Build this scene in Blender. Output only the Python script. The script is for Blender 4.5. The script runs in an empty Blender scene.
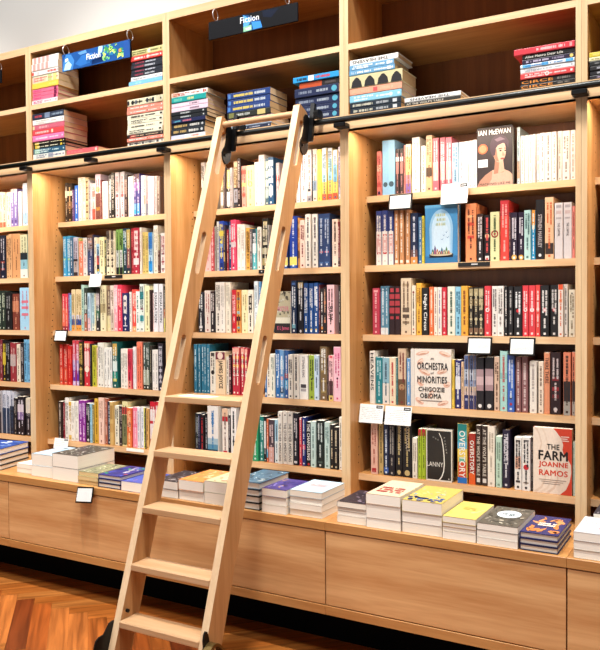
import bpy, bmesh, math, random, re
from mathutils import Vector, Matrix
random.seed(7)
SC = bpy.context.scene
COL = SC.collection
PI = math.pi

# ------------------------------------------------------------------ helpers
def lin(c):
    c = c.lstrip('#')
    o = []
    for i in (0, 2, 4):
        v = int(c[i:i+2], 16) / 255
        o.append(v / 12.92 if v <= .04045 else ((v + .055) / 1.055) ** 2.4)
    return (o[0], o[1], o[2], 1.0)

class MB:
    """collects faces with a colour and a material slot, builds ONE mesh object"""
    def __init__(s): s.v = []; s.f = []; s.c = []; s.m = []; s.sm = []
    def poly(s, pts, col='ffffff', mi=0, smooth=False):
        n = len(s.v); s.v += [tuple(p) for p in pts]; s.f.append(tuple(range(n, n + len(pts)))); s.c.append(col); s.m.append(mi); s.sm.append(smooth)
    def mesh(s, vs, fs, col='ffffff', mi=0, smooth=False):
        n = len(s.v); s.v += [tuple(p) for p in vs]
        for f in fs: s.f.append(tuple(i + n for i in f)); s.c.append(col); s.m.append(mi); s.sm.append(smooth)
    def box(s, a, b, col='ffffff', mi=0, bev=0.0):
        x0, y0, z0 = a; x1, y1, z1 = b
        if bev:
            bm = bmesh.new(); bmesh.ops.create_cube(bm, size=1)
            for v in bm.verts: v.co = Vector(((x0+x1)/2 + v.co.x*(x1-x0), (y0+y1)/2 + v.co.y*(y1-y0), (z0+z1)/2 + v.co.z*(z1-z0)))
            bmesh.ops.bevel(bm, geom=bm.edges[:], offset=bev, segments=1, affect='EDGES', profile=.5)
            bm.verts.index_update(); s.mesh([v.co[:] for v in bm.verts], [[v.index for v in f.verts] for f in bm.faces], col, mi); bm.free(); return
        vs = [(x0,y0,z0),(x1,y0,z0),(x1,y1,z0),(x0,y1,z0),(x0,y0,z1),(x1,y0,z1),(x1,y1,z1),(x0,y1,z1)]
        s.mesh(vs, [(3,2,1,0),(4,5,6,7),(0,1,5,4),(1,2,6,5),(2,3,7,6),(3,0,4,7)], col, mi)
    def prism(s, pts, axis, a, b, col='ffffff', mi=0):
        """polygon pts (2D) extruded along axis from a to b"""
        def P(p, t): return (t, p[0], p[1]) if axis == 0 else (p[0], t, p[1]) if axis == 1 else (p[0], p[1], t)
        n = len(pts); vs = [P(p, a) for p in pts] + [P(p, b) for p in pts]
        fs = [tuple(range(n))[::-1], tuple(range(n, 2*n))] + [(i, (i+1) % n, n + (i+1) % n, n + i) for i in range(n)]
        s.mesh(vs, fs, col, mi)
    def tube(s, p0, p1, r, n=14, col='ffffff', mi=0, caps=True):
        p0 = Vector(p0); p1 = Vector(p1); d = (p1 - p0).normalized()
        u = d.orthogonal().normalized(); w = d.cross(u)
        vs = []
        for p in (p0, p1):
            for i in range(n):
                a = 2*PI*i/n; vs.append((p + (u*math.cos(a) + w*math.sin(a))*r)[:])
        s.mesh(vs, [(i, (i+1) % n, n + (i+1) % n, n + i) for i in range(n)], col, mi, True)
        if caps: s.mesh(vs, [tuple(range(n))[::-1], tuple(range(n, 2*n))], col, mi)
    def torus(s, c, R, r, ax, n=20, k=8, a0=0, a1=2*PI, col='ffffff', mi=0):
        ax = Vector(ax).normalized(); u = ax.orthogonal().normalized(); w = ax.cross(u); c = Vector(c); vs = []
        full = abs(a1 - a0 - 2*PI) < 1e-6; N = n if full else n + 1
        for i in range(N):
            a = a0 + (a1 - a0)*i/n; d = u*math.cos(a) + w*math.sin(a)
            for j in range(k):
                b = 2*PI*j/k; vs.append((c + d*(R + r*math.cos(b)) + ax*(r*math.sin(b)))[:])
        fs = [(i*k + j, ((i+1) % N)*k + j, ((i+1) % N)*k + (j+1) % k, i*k + (j+1) % k) for i in range(N if full else N-1) for j in range(k)]
        s.mesh(vs, fs, col, mi, True)
    def build(s, name, mats, parent=None, loc=None, mw=None):
        me = bpy.data.meshes.new(name)
        me.from_pydata(s.v, [], s.f)
        if not isinstance(mats, (list, tuple)): mats = [mats]
        for m in mats: me.materials.append(m)
        me.polygons.foreach_set('material_index', s.m)
        me.polygons.foreach_set('use_smooth', s.sm)
        at = me.color_attributes.new('Col', 'FLOAT_COLOR', 'CORNER')
        buf = []
        cache = {}
        for f, c in zip(s.f, s.c):
            if c not in cache: cache[c] = lin(c)
            buf += list(cache[c]) * len(f)
        at.data.foreach_set('color', buf)
        me.update()
        o = bpy.data.objects.new(name, me); COL.objects.link(o)
        if parent is not None:
            o.parent = parent
        if loc is not None: o.location = loc
        return o

def place(mb, origin):
    """shift a collected mesh from world coordinates into coordinates of a thing standing at origin"""
    ox, oy, oz = origin
    mb.v = [(x - ox, y - oy, z - oz) for x, y, z in mb.v]
    return mb

def tag(o, label=None, cat=None, group=None, kind=None):
    if label: o['label'] = label
    if cat: o['category'] = cat
    if group: o['group'] = group
    if kind: o['kind'] = kind
    return o

def empty(name, loc, label, cat, group=None):
    o = bpy.data.objects.new(name, None); COL.objects.link(o); o.location = loc
    o.empty_display_size = .05
    return tag(o, label, cat, group)

# ------------------------------------------------------------------ materials
def newmat(name):
    m = bpy.data.materials.new(name); m.use_nodes = True
    nt = m.node_tree; b = nt.nodes['Principled BSDF']
    return m, nt, b

def wood(name, c0, c1, scale, rough=.45, strength=.9, spec=.35, rot=None):
    """fine grain: noise squeezed along two axes, running along the axis with the small scale"""
    m, nt, b = newmat(name)
    tc = nt.nodes.new('ShaderNodeTexCoord'); mp = nt.nodes.new('ShaderNodeMapping')
    mp.inputs['Scale'].default_value = scale
    if rot: mp.inputs['Rotation'].default_value = rot
    nt.links.new(tc.outputs['Object'], mp.inputs['Vector'])
    n1 = nt.nodes.new('ShaderNodeTexNoise'); n1.inputs['Scale'].default_value = 1.0; n1.inputs['Detail'].default_value = 5; n1.inputs['Roughness'].default_value = .62; n1.inputs['Distortion'].default_value = .35
    nt.links.new(mp.outputs[0], n1.inputs['Vector'])
    n2 = nt.nodes.new('ShaderNodeTexNoise'); n2.inputs['Scale'].default_value = 7.0; n2.inputs['Detail'].default_value = 3
    nt.links.new(mp.outputs[0], n2.inputs['Vector'])
    mx = nt.nodes.new('ShaderNodeMath'); mx.operation = 'MULTIPLY_ADD'; mx.inputs[1].default_value = .3
    nt.links.new(n2.outputs['Fac'], mx.inputs[0]); nt.links.new(n1.outputs['Fac'], mx.inputs[2])
    cr = nt.nodes.new('ShaderNodeValToRGB')
    cr.color_ramp.elements[0].position = .42; cr.color_ramp.elements[0].color = lin(c0)
    cr.color_ramp.elements[1].position = .86; cr.color_ramp.elements[1].color = lin(c1)
    nt.links.new(mx.outputs[0], cr.inputs[0]); nt.links.new(cr.outputs[0], b.inputs['Base Color'])
    b.inputs['Roughness'].default_value = rough; b.inputs['Specular IOR Level'].default_value = spec
    bp = nt.nodes.new('ShaderNodeBump'); bp.inputs['Strength'].default_value = .04
    nt.links.new(mx.outputs[0], bp.inputs['Height']); nt.links.new(bp.outputs[0], b.inputs['Normal'])
    return m

def plain(name, c, rough=.5, metal=0, spec=.4, emit=None, es=0, nscale=60, var=.06):
    m, nt, b = newmat(name)
    tc = nt.nodes.new('ShaderNodeTexCoord'); n = nt.nodes.new('ShaderNodeTexNoise'); n.inputs['Scale'].default_value = nscale
    nt.links.new(tc.outputs['Object'], n.inputs['Vector'])
    cr = nt.nodes.new('ShaderNodeValToRGB'); l = lin(c)
    cr.color_ramp.elements[0].position = .3; cr.color_ramp.elements[0].color = tuple(v*(1-var) for v in l[:3]) + (1,)
    cr.color_ramp.elements[1].position = .7; cr.color_ramp.elements[1].color = tuple(min(1, v*(1+var)) for v in l[:3]) + (1,)
    nt.links.new(n.outputs['Fac'], cr.inputs[0]); nt.links.new(cr.outputs[0], b.inputs['Base Color'])
    b.inputs['Roughness'].default_value = rough; b.inputs['Metallic'].default_value = metal; b.inputs['Specular IOR Level'].default_value = spec
    if emit:
        b.inputs['Emission Color'].default_value = lin(emit); b.inputs['Emission Strength'].default_value = es
    return m

def printed(name, rough=.42, spec=.35, var=.05, grain=(40, 40, 40), gain=1.0):
    """printed stock: colour from the mesh attribute times a faint procedural mottling"""
    m, nt, b = newmat(name)
    at = nt.nodes.new('ShaderNodeAttribute'); at.attribute_name = 'Col'
    tc = nt.nodes.new('ShaderNodeTexCoord'); mp = nt.nodes.new('ShaderNodeMapping'); mp.inputs['Scale'].default_value = grain
    n = nt.nodes.new('ShaderNodeTexNoise'); n.inputs['Scale'].default_value = 1.0
    nt.links.new(tc.outputs['Object'], mp.inputs['Vector']); nt.links.new(mp.outputs[0], n.inputs['Vector'])
    mr = nt.nodes.new('ShaderNodeMapRange'); mr.inputs['To Min'].default_value = gain*(1 - var); mr.inputs['To Max'].default_value = gain*(1 + var)
    nt.links.new(n.outputs['Fac'], mr.inputs['Value'])
    vm = nt.nodes.new('ShaderNodeVectorMath'); vm.operation = 'SCALE'
    nt.links.new(at.outputs['Color'], vm.inputs[0]); nt.links.new(mr.outputs[0], vm.inputs['Scale'])
    nt.links.new(vm.outputs[0], b.inputs['Base Color'])
    b.inputs['Roughness'].default_value = rough; b.inputs['Specular IOR Level'].default_value = spec
    return m

M_COVER = printed('printed_cover', var=.12, grain=(160, 160, 90), gain=.84)
M_PAGES = printed('page_edges', rough=.8, spec=.1, var=.12, grain=(900, 8, 8))
M_CARD = printed('printed_card', rough=.55)
M_SIGN = printed('printed_sign', rough=.5, spec=.15)
M_CASE_Z = wood('case_oak_upright', 'ac763f', 'cc9a62', (22, 22, 1.6))
M_CASE_X_SHADED = wood('case_oak_shelf', '965f2f', 'b6824a', (1.6, 22, 22))  # case oak made darker: shade under the boards is put into the colour
M_EDGE_Z = wood('case_edge_upright', 'c8a47a', 'e0c298', (30, 30, 1.4))
M_EDGE_X = wood('case_edge_shelf', 'cca478', 'e2c096', (1.4, 30, 30))
M_DRAWER = wood('drawer_oak_veneer', 'ba7e48', 'e2b27c', (.9, 14, 14), rough=.4)
M_LEDGE = wood('ledge_oak', 'aa703c', 'c69258', (1.3, 18, 18), rough=.33)
M_LADDER = wood('ladder_beech', 'b07e4e', 'cc9c6a', (26, 26, 1.5), rough=.4, rot=(-math.atan(.338), 0, 0))
M_LADDER_X = wood('ladder_beech_tread', 'c09468', 'd6b088', (1.5, 26, 26), rough=.4)
M_LADDER_E = wood('ladder_beech_edge', 'd4b18a', 'e6c8a2', (26, 26, 1.5), rough=.4, rot=(-math.atan(.338), 0, 0))
M_BACK_SHADED = wood('case_oak_back', '643818', '824c24', (16, 16, 1.0))  # same oak as the case, darkened to paint in the recess shade
M_BLACK = plain('black_metal', '0c0c0d', .38, .3)
M_RAIL = plain('rail_black_lacquer', '101412', .3, .2, .5)
M_STEEL = plain('chrome_ring', 'e0e0e0', .3, .6)
M_BRONZE = plain('wheel_bronze', '6a5630', .35, .7)
M_HOLE = plain('peg_hole', '20140a', .9)
M_TOE = plain('toe_kick_black', '050505', .8, 0, .05)
M_WALL = plain('wall_white_paint', 'dedfdc', .9, 0, .1, nscale=3, var=.01)
M_STRIP = plain('led_strip', 'fff2dc', .5, emit='ffdcae', es=5.0)
M_GAP = plain('shadow_gap', '1a0f06', .9)

# ------------------------------------------------------------------ lettering
_tc = {}
def glyphs(text):
    k = text
    if k in _tc: return _tc[k]
    cu = bpy.data.curves.new('lettering', 'FONT'); cu.body = text; cu.resolution_u = 3; cu.fill_mode = 'FRONT'; cu.space_character = 1.08
    ob = bpy.data.objects.new('lettering', cu); COL.objects.link(ob)
    dg = bpy.context.evaluated_depsgraph_get(); dg.update()
    me = ob.evaluated_get(dg).to_mesh()
    vs = [(v.co.x, v.co.y) for v in me.vertices]; fs = [tuple(p.vertices) for p in me.polygons]
    ob.evaluated_get(dg).to_mesh_clear()
    bpy.data.objects.remove(ob); bpy.data.curves.remove(cu)
    x0 = min(v[0] for v in vs); x1 = max(v[0] for v in vs); y0 = min(v[1] for v in vs); y1 = max(v[1] for v in vs)
    _tc[k] = ([((x-x0)/(x1-x0), (y-y0)/(y1-y0)) for x, y in vs], fs, (x1-x0)/(y1-y0))
    return _tc[k]

def letter(mb, text, fn, col, bold=0.0, mi=0):
    """lettering filling the unit square of fn(u, v) -> point"""
    vs, fs, asp = glyphs(text)
    du, dv = bold*1.5/asp, bold*1.1
    o = Vector(fn(0, 0)); nr = (Vector(fn(1, 0)) - o).cross(Vector(fn(0, 1)) - o).normalized()*.00007
    for k, (a, c) in enumerate(((0, 0),) if bold <= 0 else ((-du, 0), (du, 0), (0, dv), (0, -dv))):
        mb.mesh([(Vector(fn(u + a, v + c)) + nr*k)[:] for u, v in vs], fs, col, mi)

# ------------------------------------------------------------------ books
def cname(h):
    r, g, b = [int(h[i:i+2], 16)/255 for i in (0, 2, 4)]
    mx, mn = max(r, g, b), min(r, g, b); d = mx - mn; s = d/mx if mx else 0
    if mx < .23: return 'black'
    if s < .09: return 'white' if mx > .85 else 'pale grey' if mx > .68 else 'grey' if mx > .4 else 'charcoal'
    hh = (60*(((g-b)/d) % 6) if mx == r else 60*((b-r)/d + 2) if mx == g else 60*((r-g)/d + 4))
    if s < .22 and mx > .82: return 'cream' if 20 <= hh <= 75 else 'pale blue' if 170 < hh < 260 else 'pale green' if 75 < hh <= 170 else 'pale pink'
    if mx < .42:
        return 'dark red' if hh < 15 or hh > 335 else 'dark brown' if hh < 60 else 'dark green' if hh < 165 else 'navy' if hh < 255 else 'dark purple'
    if hh < 12 or hh > 345: return 'red' if s > .62 else 'rose'
    if hh < 28: return 'orange' if s > .62 else 'salmon' if mx > .8 else 'brown'
    if hh < 42: return 'amber' if s > .6 else 'tan'
    if hh < 66: return 'yellow' if s > .45 else 'beige'
    if hh < 160: return 'green' if s > .3 else 'sage green'
    if hh < 195: return 'teal' if mx < .7 else 'aqua'
    if hh < 255: return 'blue' if mx < .8 or s > .5 else 'light blue'
    if hh < 300: return 'purple' if mx < .7 else 'lilac'
    return 'pink' if mx > .6 else 'plum'

ORD = ['zeroth','first','second','third','fourth','fifth','sixth','seventh','eighth','ninth','tenth','eleventh','twelfth','thirteenth','fourteenth','fifteenth','sixteenth','seventeenth','eighteenth','nineteenth','twentieth'] + \
      ['twenty-'+w for w in 'first second third fourth fifth sixth seventh eighth ninth'.split()] + ['thirtieth'] + ['thirty-'+w for w in 'first second third fourth fifth sixth seventh eighth'.split()]

def describe(w, spec, noun='book'):
    t = spec.split(); size = 'thick ' if w > .034 else 'slim ' if w < .0165 else ''
    s = size + cname(t[0]) + ' ' + noun
    bands = [x for x in t[2:] if x[0] == 'b' and '-' in x]
    if len(bands) >= 3: s += ' with banded spine'
    elif any(x[0] in 'xX' for x in t[2:]): s += ' with large %s lettering' % cname(t[1])
    elif any(x[0] == 'd' for x in t[2:]): s += ' with round emblem'
    elif bands:
        c = cname(bands[0].split('=')[1]); s += ' with %s band' % c if c != cname(t[0]) else ', %s lettering' % cname(t[1])
    else: s += ', %s lettering' % cname(t[1])
    return s

def fit(lab):
    while len(re.findall(r"[A-Za-z0-9'-]+", lab)) > 16:
        for a, c in ((' with ', ', '), ('large ', ''), ('thick ', ''), ('slim ', ''), (', at ', ', '), (' of ', ', ')):
            if a in lab: lab = lab.replace(a, c, 1); break
        else: break
    return lab
def book_geo(w, h, d, spec, hard=False, seed=0, art=None, cv=None, pg=None, spine=True, paper=None, lying=False):
    """book standing on its tail: x = thickness, y = 0 spine .. d fore edge, z = height. front cover is the +x side"""
    rnd = random.Random(seed)
    t = spec.split(); base, tc = t[0], (t[1] if len(t) > 1 else '404040')
    ct = .0028 if hard else .0011; sq = .003 if hard else .0004
    cv = cv or MB(); pg = pg or MB()
    r = min(.0022, w*.2)
    # wrap of front board, spine and back board: one U shaped profile
    out = [(0, d), (0, r), (r*.3, r*.3), (r, 0), (w-r, 0), (w-r*.3, r*.3), (w, r), (w, d)]
    inn = [(w-ct, d), (w-ct, r+ct*.6), (w-r, ct), (r, ct), (ct, r+ct*.6), (ct, d)]
    cv.prism(out + inn, 2, 0, h, base)
    pt = rnd.choice(['f1e9d8', 'efe6d2', 'f3ecdf', 'eadfc8'])
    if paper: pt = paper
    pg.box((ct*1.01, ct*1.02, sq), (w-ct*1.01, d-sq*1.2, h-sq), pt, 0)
    if spine:
        e = -.0003; a, b = r*.6, w-r*.6; sw = b-a
        quiet = 'n' in t
        def strokes(v0, v1, off, hh, tc=tc):
            z = h*(1-v0)
            while z > h*(1-v1):
                l = rnd.uniform(.0013, .0034)
                if rnd.random() > .16:
                    q = hh*rnd.uniform(.72, 1); zc = z - l*.82
                    cv.poly([(off - q/2, e, zc), (off + q/2, e, zc), (off + q/2, e, z), (off - q/2, e, z)], tc)
                z -= l
        for x in t[2:]:
            if x[0] == 'b' and '=' in x:
                m = re.match(r'b(\d+)-(\d+)=(\w+)', x); v0, v1 = int(m[1])/100, int(m[2])/100
                if lying and v1 - v0 >= .19 and v0 > .01 and v1 < .99:
                    strokes(v0, v1, w/2, min(.012, sw*.52), m[3]); quiet = True; continue
                m_ = 0 if v1 - v0 > .085 or sw < .01 else sw*.16
                if v1 - v0 > .2 and 0 < v0 and v1 < .97 and len(t) > 4: m_ = sw*.06
                cv.poly([(a+m_, e, h*(1-v1)), (b-m_, e, h*(1-v1)), (b-m_, e, h*(1-v0)), (a+m_, e, h*(1-v0))], m[3])
                e -= .00012
            elif x[0] == 'd' and '=' in x:
                m = re.match(r'd(\d+)r(\d+)=(\w+)', x); v, rr = int(m[1])/100, int(m[2])/100*sw
                cx, cz = w/2, min(max(h*(1-v), rr*1.05 + .0015), h - rr*1.05 - .0015)
                cv.poly([(cx + rr*math.cos(2*PI*i/14), e, cz + rr*1.05*math.sin(2*PI*i/14)) for i in range(14)], m[3]); e -= .00012
            elif x[0] in 'xX' and '=' in x:
                m = re.match(r'[xX](\d+)-(\d+)=(\w+):(\S+)', x); v0, v1 = int(m[1])/100, int(m[2])/100
                tx = m[4].replace('_', ' ')
                asp = glyphs(tx)[2]; L = h*(v1-v0); H = min(sw*.62, L/asp*1.45)
                c0 = w/2 - H/2; ee = e
                if x[0] == 'x': fn = lambda u, v: (c0 + H*v, ee, h*(1-v0) - L*u)
                else: fn = lambda u, v: (c0 + H*(1-v), ee, h*(1-v1) + L*u)
                letter(cv, tx, fn, m[3], .02); e -= .00012
            elif x == 'A':            # dark scallops on a cream spine
                for k in range(4):
                    zc = h*(.86 - .25*k)
                    cv.poly([(a + sw*.02, e, zc - h*.105), (a + sw*.5, e, zc - h*.085), (a + sw*.8, e, zc - h*.03), (a + sw*.86, e, zc), (a + sw*.8, e, zc + h*.03), (a + sw*.5, e, zc + h*.085), (a + sw*.02, e, zc + h*.105)], tc)
                quiet = True
        if not quiet and tc != '-' and sw > .004:
            # illegible printed lines: rows of short strokes along the spine
            hh = min(.0095, sw*rnd.uniform(.34, .5))
            s0 = rnd.uniform(.05, .12); s1 = rnd.uniform(.42, .6)
            if sw > .017 and rnd.random() < .7:
                strokes(s0, s1, w/2 + sw*.2, hh*.75); strokes(s0, s1*rnd.uniform(.7, 1), w/2 - sw*.2, hh*.75)
            else: strokes(s0, s1, w/2, hh)
            strokes(s1 + .06, rnd.uniform(.74, .88), w/2, hh*.8)
            q = min(.004, sw*.2)
            cv.poly([(w/2 - q, e, h*.035), (w/2 + q, e, h*.035), (w/2 + q, e, h*.035 + q*2), (w/2 - q, e, h*.035 + q*2)], tc)
    if art: art(cv, w, h, d, rnd)
    return cv, pg

BIG = []      # every book in the order it is made; the smallest in view are merged at the end
def merge_into(dst, src, M):
    n = len(dst.v); dst.v += [(M @ Vector(p))[:] for p in src.v]; dst.f += [tuple(i+n for i in f) for f in src.f]
    dst.c += src.c; dst.m += src.m; dst.sm += src.sm

REST = MB()
def add_book(M, w, h, d, spec, label, group, hard=False, seed=0, art=None, keep=True, spine=True, cat='book', paper=None, lying=False):
    cv, pg = book_geo(w, h, d, spec, hard, seed, art, spine=spine, paper=paper, lying=lying)
    if not keep:
        pg.m = [1]*len(pg.m)
        merge_into(REST, cv, M); merge_into(REST, pg, M); return None
    o = empty('book', (0, 0, 0), fit(label), cat, group); o.matrix_world = M
    cv.build('cover', M_COVER, o); pg.build('page_block', M_PAGES, o)
    return o

BAY = {0: 'far-left bay', 1: 'left bay', 2: 'ladder bay', 3: 'right bay', 4: 'far-right bay'}
SHELF_Z = {1: 1.755, 2: 1.467, 3: 1.182, 4: .900, 5: .616}
SHELF_T = .026
W = .9; T = .038
def rec(z): return .075 + (z - .6)*.08
ZOFF = .0006
LED_P, SPOT_P, FILL_P, FRONT_P, WORLD_P, EXPO = 6.0, 18.0, 160.0, 36.0, .0, 0.0
# ------------------------------------------------------------------ art on the faced-out covers (u right, v up on the front board)
def front(w, h, d):
    def fn(layer):
        return lambda u, v: (w + .0003 + .00013*layer, d*u, h*v)
    return fn
def fpoly(cv, F, pts, col, layer=0):
    f = F(layer); cv.poly([f(u, v) for u, v in pts], col)
def frect(cv, F, u0, v0, u1, v1, col, layer=0): fpoly(cv, F, [(u0, v0), (u1, v0), (u1, v1), (u0, v1)], col, layer)
def fell(cv, F, cu, cv_, ru, rv, col, layer=0, n=20, a0=0, a1=2*PI, rot=0):
    fpoly(cv, F, [(cu + ru*math.cos(a0 + (a1-a0)*i/n)*math.cos(rot) - rv*math.sin(a0 + (a1-a0)*i/n)*math.sin(rot)*.7, cv_ + rv*math.sin(a0 + (a1-a0)*i/n)*math.cos(rot) + ru*math.cos(a0 + (a1-a0)*i/n)*math.sin(rot)*.7) for i in range(n if abs(a1-a0) > 6.28 else n+1)], col, layer)
def ftext(cv, F, tx, u0, v0, u1, v1, col, layer=3, bold=.02):
    f = F(layer); letter(cv, tx, lambda u, v: f(u0 + (u1-u0)*u, v0 + (v1-v0)*v), col, bold)

def art_mcewan(cv, w, h, d, rnd):
    F = front(w, h, d)
    fpoly(cv, F, [(.0, .0), (1, 0), (1, .17), (.9, .23), (.7, .29), (.45, .27), (.25, .2), (.08, .1)], 'cfa592', 0)
    fpoly(cv, F, [(.0, .0), (.3, 0), (.42, .12), (.44, .26), (.25, .2), (.08, .1)], 'b48672', 1)
    fpoly(cv, F, [(.48, .2), (.76, .22), (.74, .46), (.52, .46)], 'a87864', 1)
    fpoly(cv, F, [(.6, .2), (.78, .24), (.74, .42), (.64, .4)], 'd0a48e', 2)
    fell(cv, F, .64, .58, .18, .19, 'd6ac96', 2, 24)
    fpoly(cv, F, [(.47, .5), (.55, .42), (.63, .4), (.58, .5), (.56, .62), (.5, .64)], 'a87864', 3)
    fpoly(cv, F, [(.44, .5), (.38, .6), (.37, .7), (.42, .79), (.52, .85), (.68, .86), (.82, .81), (.9, .73), (.88, .62), (.84, .68), (.74, .71), (.6, .68), (.54, .63), (.52, .52)], '4c3a44', 4)
    fpoly(cv, F, [(.5, .78), (.66, .82), (.8, .77), (.7, .76), (.58, .74)], '7a6470', 5)
    fpoly(cv, F, [(.61, .625), (.72, .63), (.72, .617), (.62, .61)], '3a2a2c', 5); fpoly(cv, F, [(.77, .63), (.84, .62), (.83, .61), (.77, .615)], '3a2a2c', 5)
    fell(cv, F, .67, .585, .035, .013, '2e2224', 5, 10); fell(cv, F, .8, .582, .026, .012, '2e2224', 5, 10)
    fpoly(cv, F, [(.73, .58), (.79, .5), (.76, .49), (.71, .5)], 'b88a76', 5)
    fell(cv, F, .725, .45, .06, .016, '984c48', 5, 12)
    fell(cv, F, .17, .64, .135, .085, 'e8683c', 4, 22); fell(cv, F, .17, .64, .1, .062, 'ee8a62', 5, 22)
    frect(cv, F, .04, .33, .31, .46, 'e6e6ea', 4); frect(cv, F, .09, .4, .26, .42, 'b0b4c0', 5); frect(cv, F, .09, .36, .22, .375, 'b0b4c0', 5)
    ftext(cv, F, 'IAN McEWAN', .05, .87, .95, .955, 'f4f2f0', 6, .03)
    ftext(cv, F, 'MACHINES LIKE ME', .08, .02, .94, .06, '3a3034', 5, .0)

def art_cloche(cv, w, h, d, rnd):
    F = front(w, h, d)
    frect(cv, F, 0, 0, 1, .12, '2c6c9e', 0); frect(cv, F, 0, .95, 1, 1, '5c9cc4', 0)
    fpoly(cv, F, [(.16, .14)] + [(.5 - .36*math.cos(PI*i/18), .58 + .34*math.sin(PI*i/18)) for i in range(19)] + [(.84, .14)], '8cb8d8', 1)
    fpoly(cv, F, [(.22, .17)] + [(.5 - .29*math.cos(PI*i/18), .58 + .28*math.sin(PI*i/18)) for i in range(19)] + [(.78, .17)], 'b4d0e4', 2)
    fpoly(cv, F, [(.26, .17)] + [(.5 - .24*math.cos(PI*i/18), .5 + .2*math.sin(PI*i/18)) for i in range(19)] + [(.74, .17)], 'c2d8e8', 3)
    fell(cv, F, .5, .14, .38, .042, '2c3038', 3); fell(cv, F, .5, .15, .34, .03, 'c8b89c', 4)
    frect(cv, F, .14, .095, .86, .125, '23262c', 3)
    for i, (u, hh) in enumerate(((.24, .1), (.31, .16), (.38, .1), (.45, .07), (.52, .12), (.59, .08), (.66, .13), (.73, .07))):
        c = ('3c6a58', '5a4c78', 'b06848', '7a5a48', '38687c', '8c7858', '4a7450', 'a88860')[i]
        fpoly(cv, F, [(u - .04, .15), (u + .045, .15), (u + .03, .15 + hh*.7), (u, .15 + hh), (u - .025, .15 + hh*.6)], c, 5 + i % 2)
        frect(cv, F, u - .012, .155, u + .012, .155 + hh*.4, ('e0c890', 'c85858', 'd8d0b8')[i % 3], 7)
    for u, v in ((.58, .47), (.66, .52), (.53, .4), (.7, .43)):
        fpoly(cv, F, [(u - .05, v + .022), (u, v), (u + .05, v + .03), (u + .004, v - .012)], '2c5c98', 6)
    for k, v in enumerate((.8, .72, .64)):
        u = .34 + .03*(k % 2)
        while u < .64:
            l = rnd.uniform(.03, .06); fpoly(cv, F, [(u, v), (u + l*.7, v + .004), (u + l*.6, v + .05), (u + .006, v + .046)], rnd.choice(['a0a868', '8c9c6c', 'bcb884']), 5); u += l
def art_orchestra(cv, w, h, d, rnd):
    F = front(w, h, d)
    frect(cv, F, 0, 0, .085, 1, 'e2dad0', 0); frect(cv, F, .085, 0, .1, 1, 'cfc4ba', 0)
    for cu, c, ru, rv, ro in [(.3, .93, .17, .035, .2), (.85, .92, .15, .04, -.3), (.24, .78, .1, .05, .7), (.35, .6, .15, .045, -.4), (.78, .62, .13, .04, .3), (.24, .42, .1, .06, -.6), (.9, .4, .09, .05, .3), (.5, .22, .12, .05, .9), (.22, .1, .12, .05, -.5), (.8, .08, .14, .04, .3)]:
        fell(cv, F, cu, c, ru, rv, 'e4b49e', 1, 16, rot=ro); fell(cv, F, cu + .02, c + .008, ru*.75, rv*.55, 'efd4c2', 2, 16, rot=ro); fell(cv, F, cu, c - .01, ru*.5, rv*.2, 'c88c70', 3, 12, rot=ro)
    ftext(cv, F, 'AN', .5, .82, .58, .855, '3a3436', 5, .02)
    ftext(cv, F, 'ORCHESTRA', .17, .65, .92, .765, '2c282a', 5, .03)
    ftext(cv, F, 'of', .5, .575, .58, .61, '3a3436', 5, .01)
    ftext(cv, F, 'MINORITIES', .17, .42, .9, .53, '2c282a', 5, .03)
    ftext(cv, F, 'CHIGOZIE', .2, .27, .84, .345, '2c282a', 5, .035)
    ftext(cv, F, 'OBIOMA', .24, .155, .76, .235, '2c282a', 5, .035)
    frect(cv, F, .22, .105, .78, .118, '8a7a74', 5)

def art_lanny(cv, w, h, d, rnd):
    F = front(w, h, d)
    frect(cv, F, .0, .0, 1, 1, 'e9e2d6', 0); frect(cv, F, .035, .03, .965, .965, '26221f', 1)
    L = [(.3, .99), (.5, .93), (.6, .82), (.66, .66), (.69, .5), (.7, .34), (.67, .2), (.6, .1), (.5, .03)]
    fpoly(cv, F, [(a - .012, b) for a, b in L] + [(a + .022, b - .01) for a, b in reversed(L)], 'f0ebe2', 2)
    ftext(cv, F, 'LANNY', .03, .28, .66, .365, 'd8d4cc', 4, .01)
    for k, cc in enumerate('MAX'): ftext(cv, F, cc, .26 + .09*k, .82 - .02*k, .31 + .09*k, .85 - .02*k, 'a8a49c', 4, .01)
    for k, cc in enumerate('PORTER'): ftext(cv, F, cc, .69 + .018*k, .82 - .055*k, .735 + .018*k, .852 - .055*k, 'a8a49c', 4, .01)
    fell(cv, F, .88, .06, .02, .014, 'd8d4cc', 3, 10)

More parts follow.
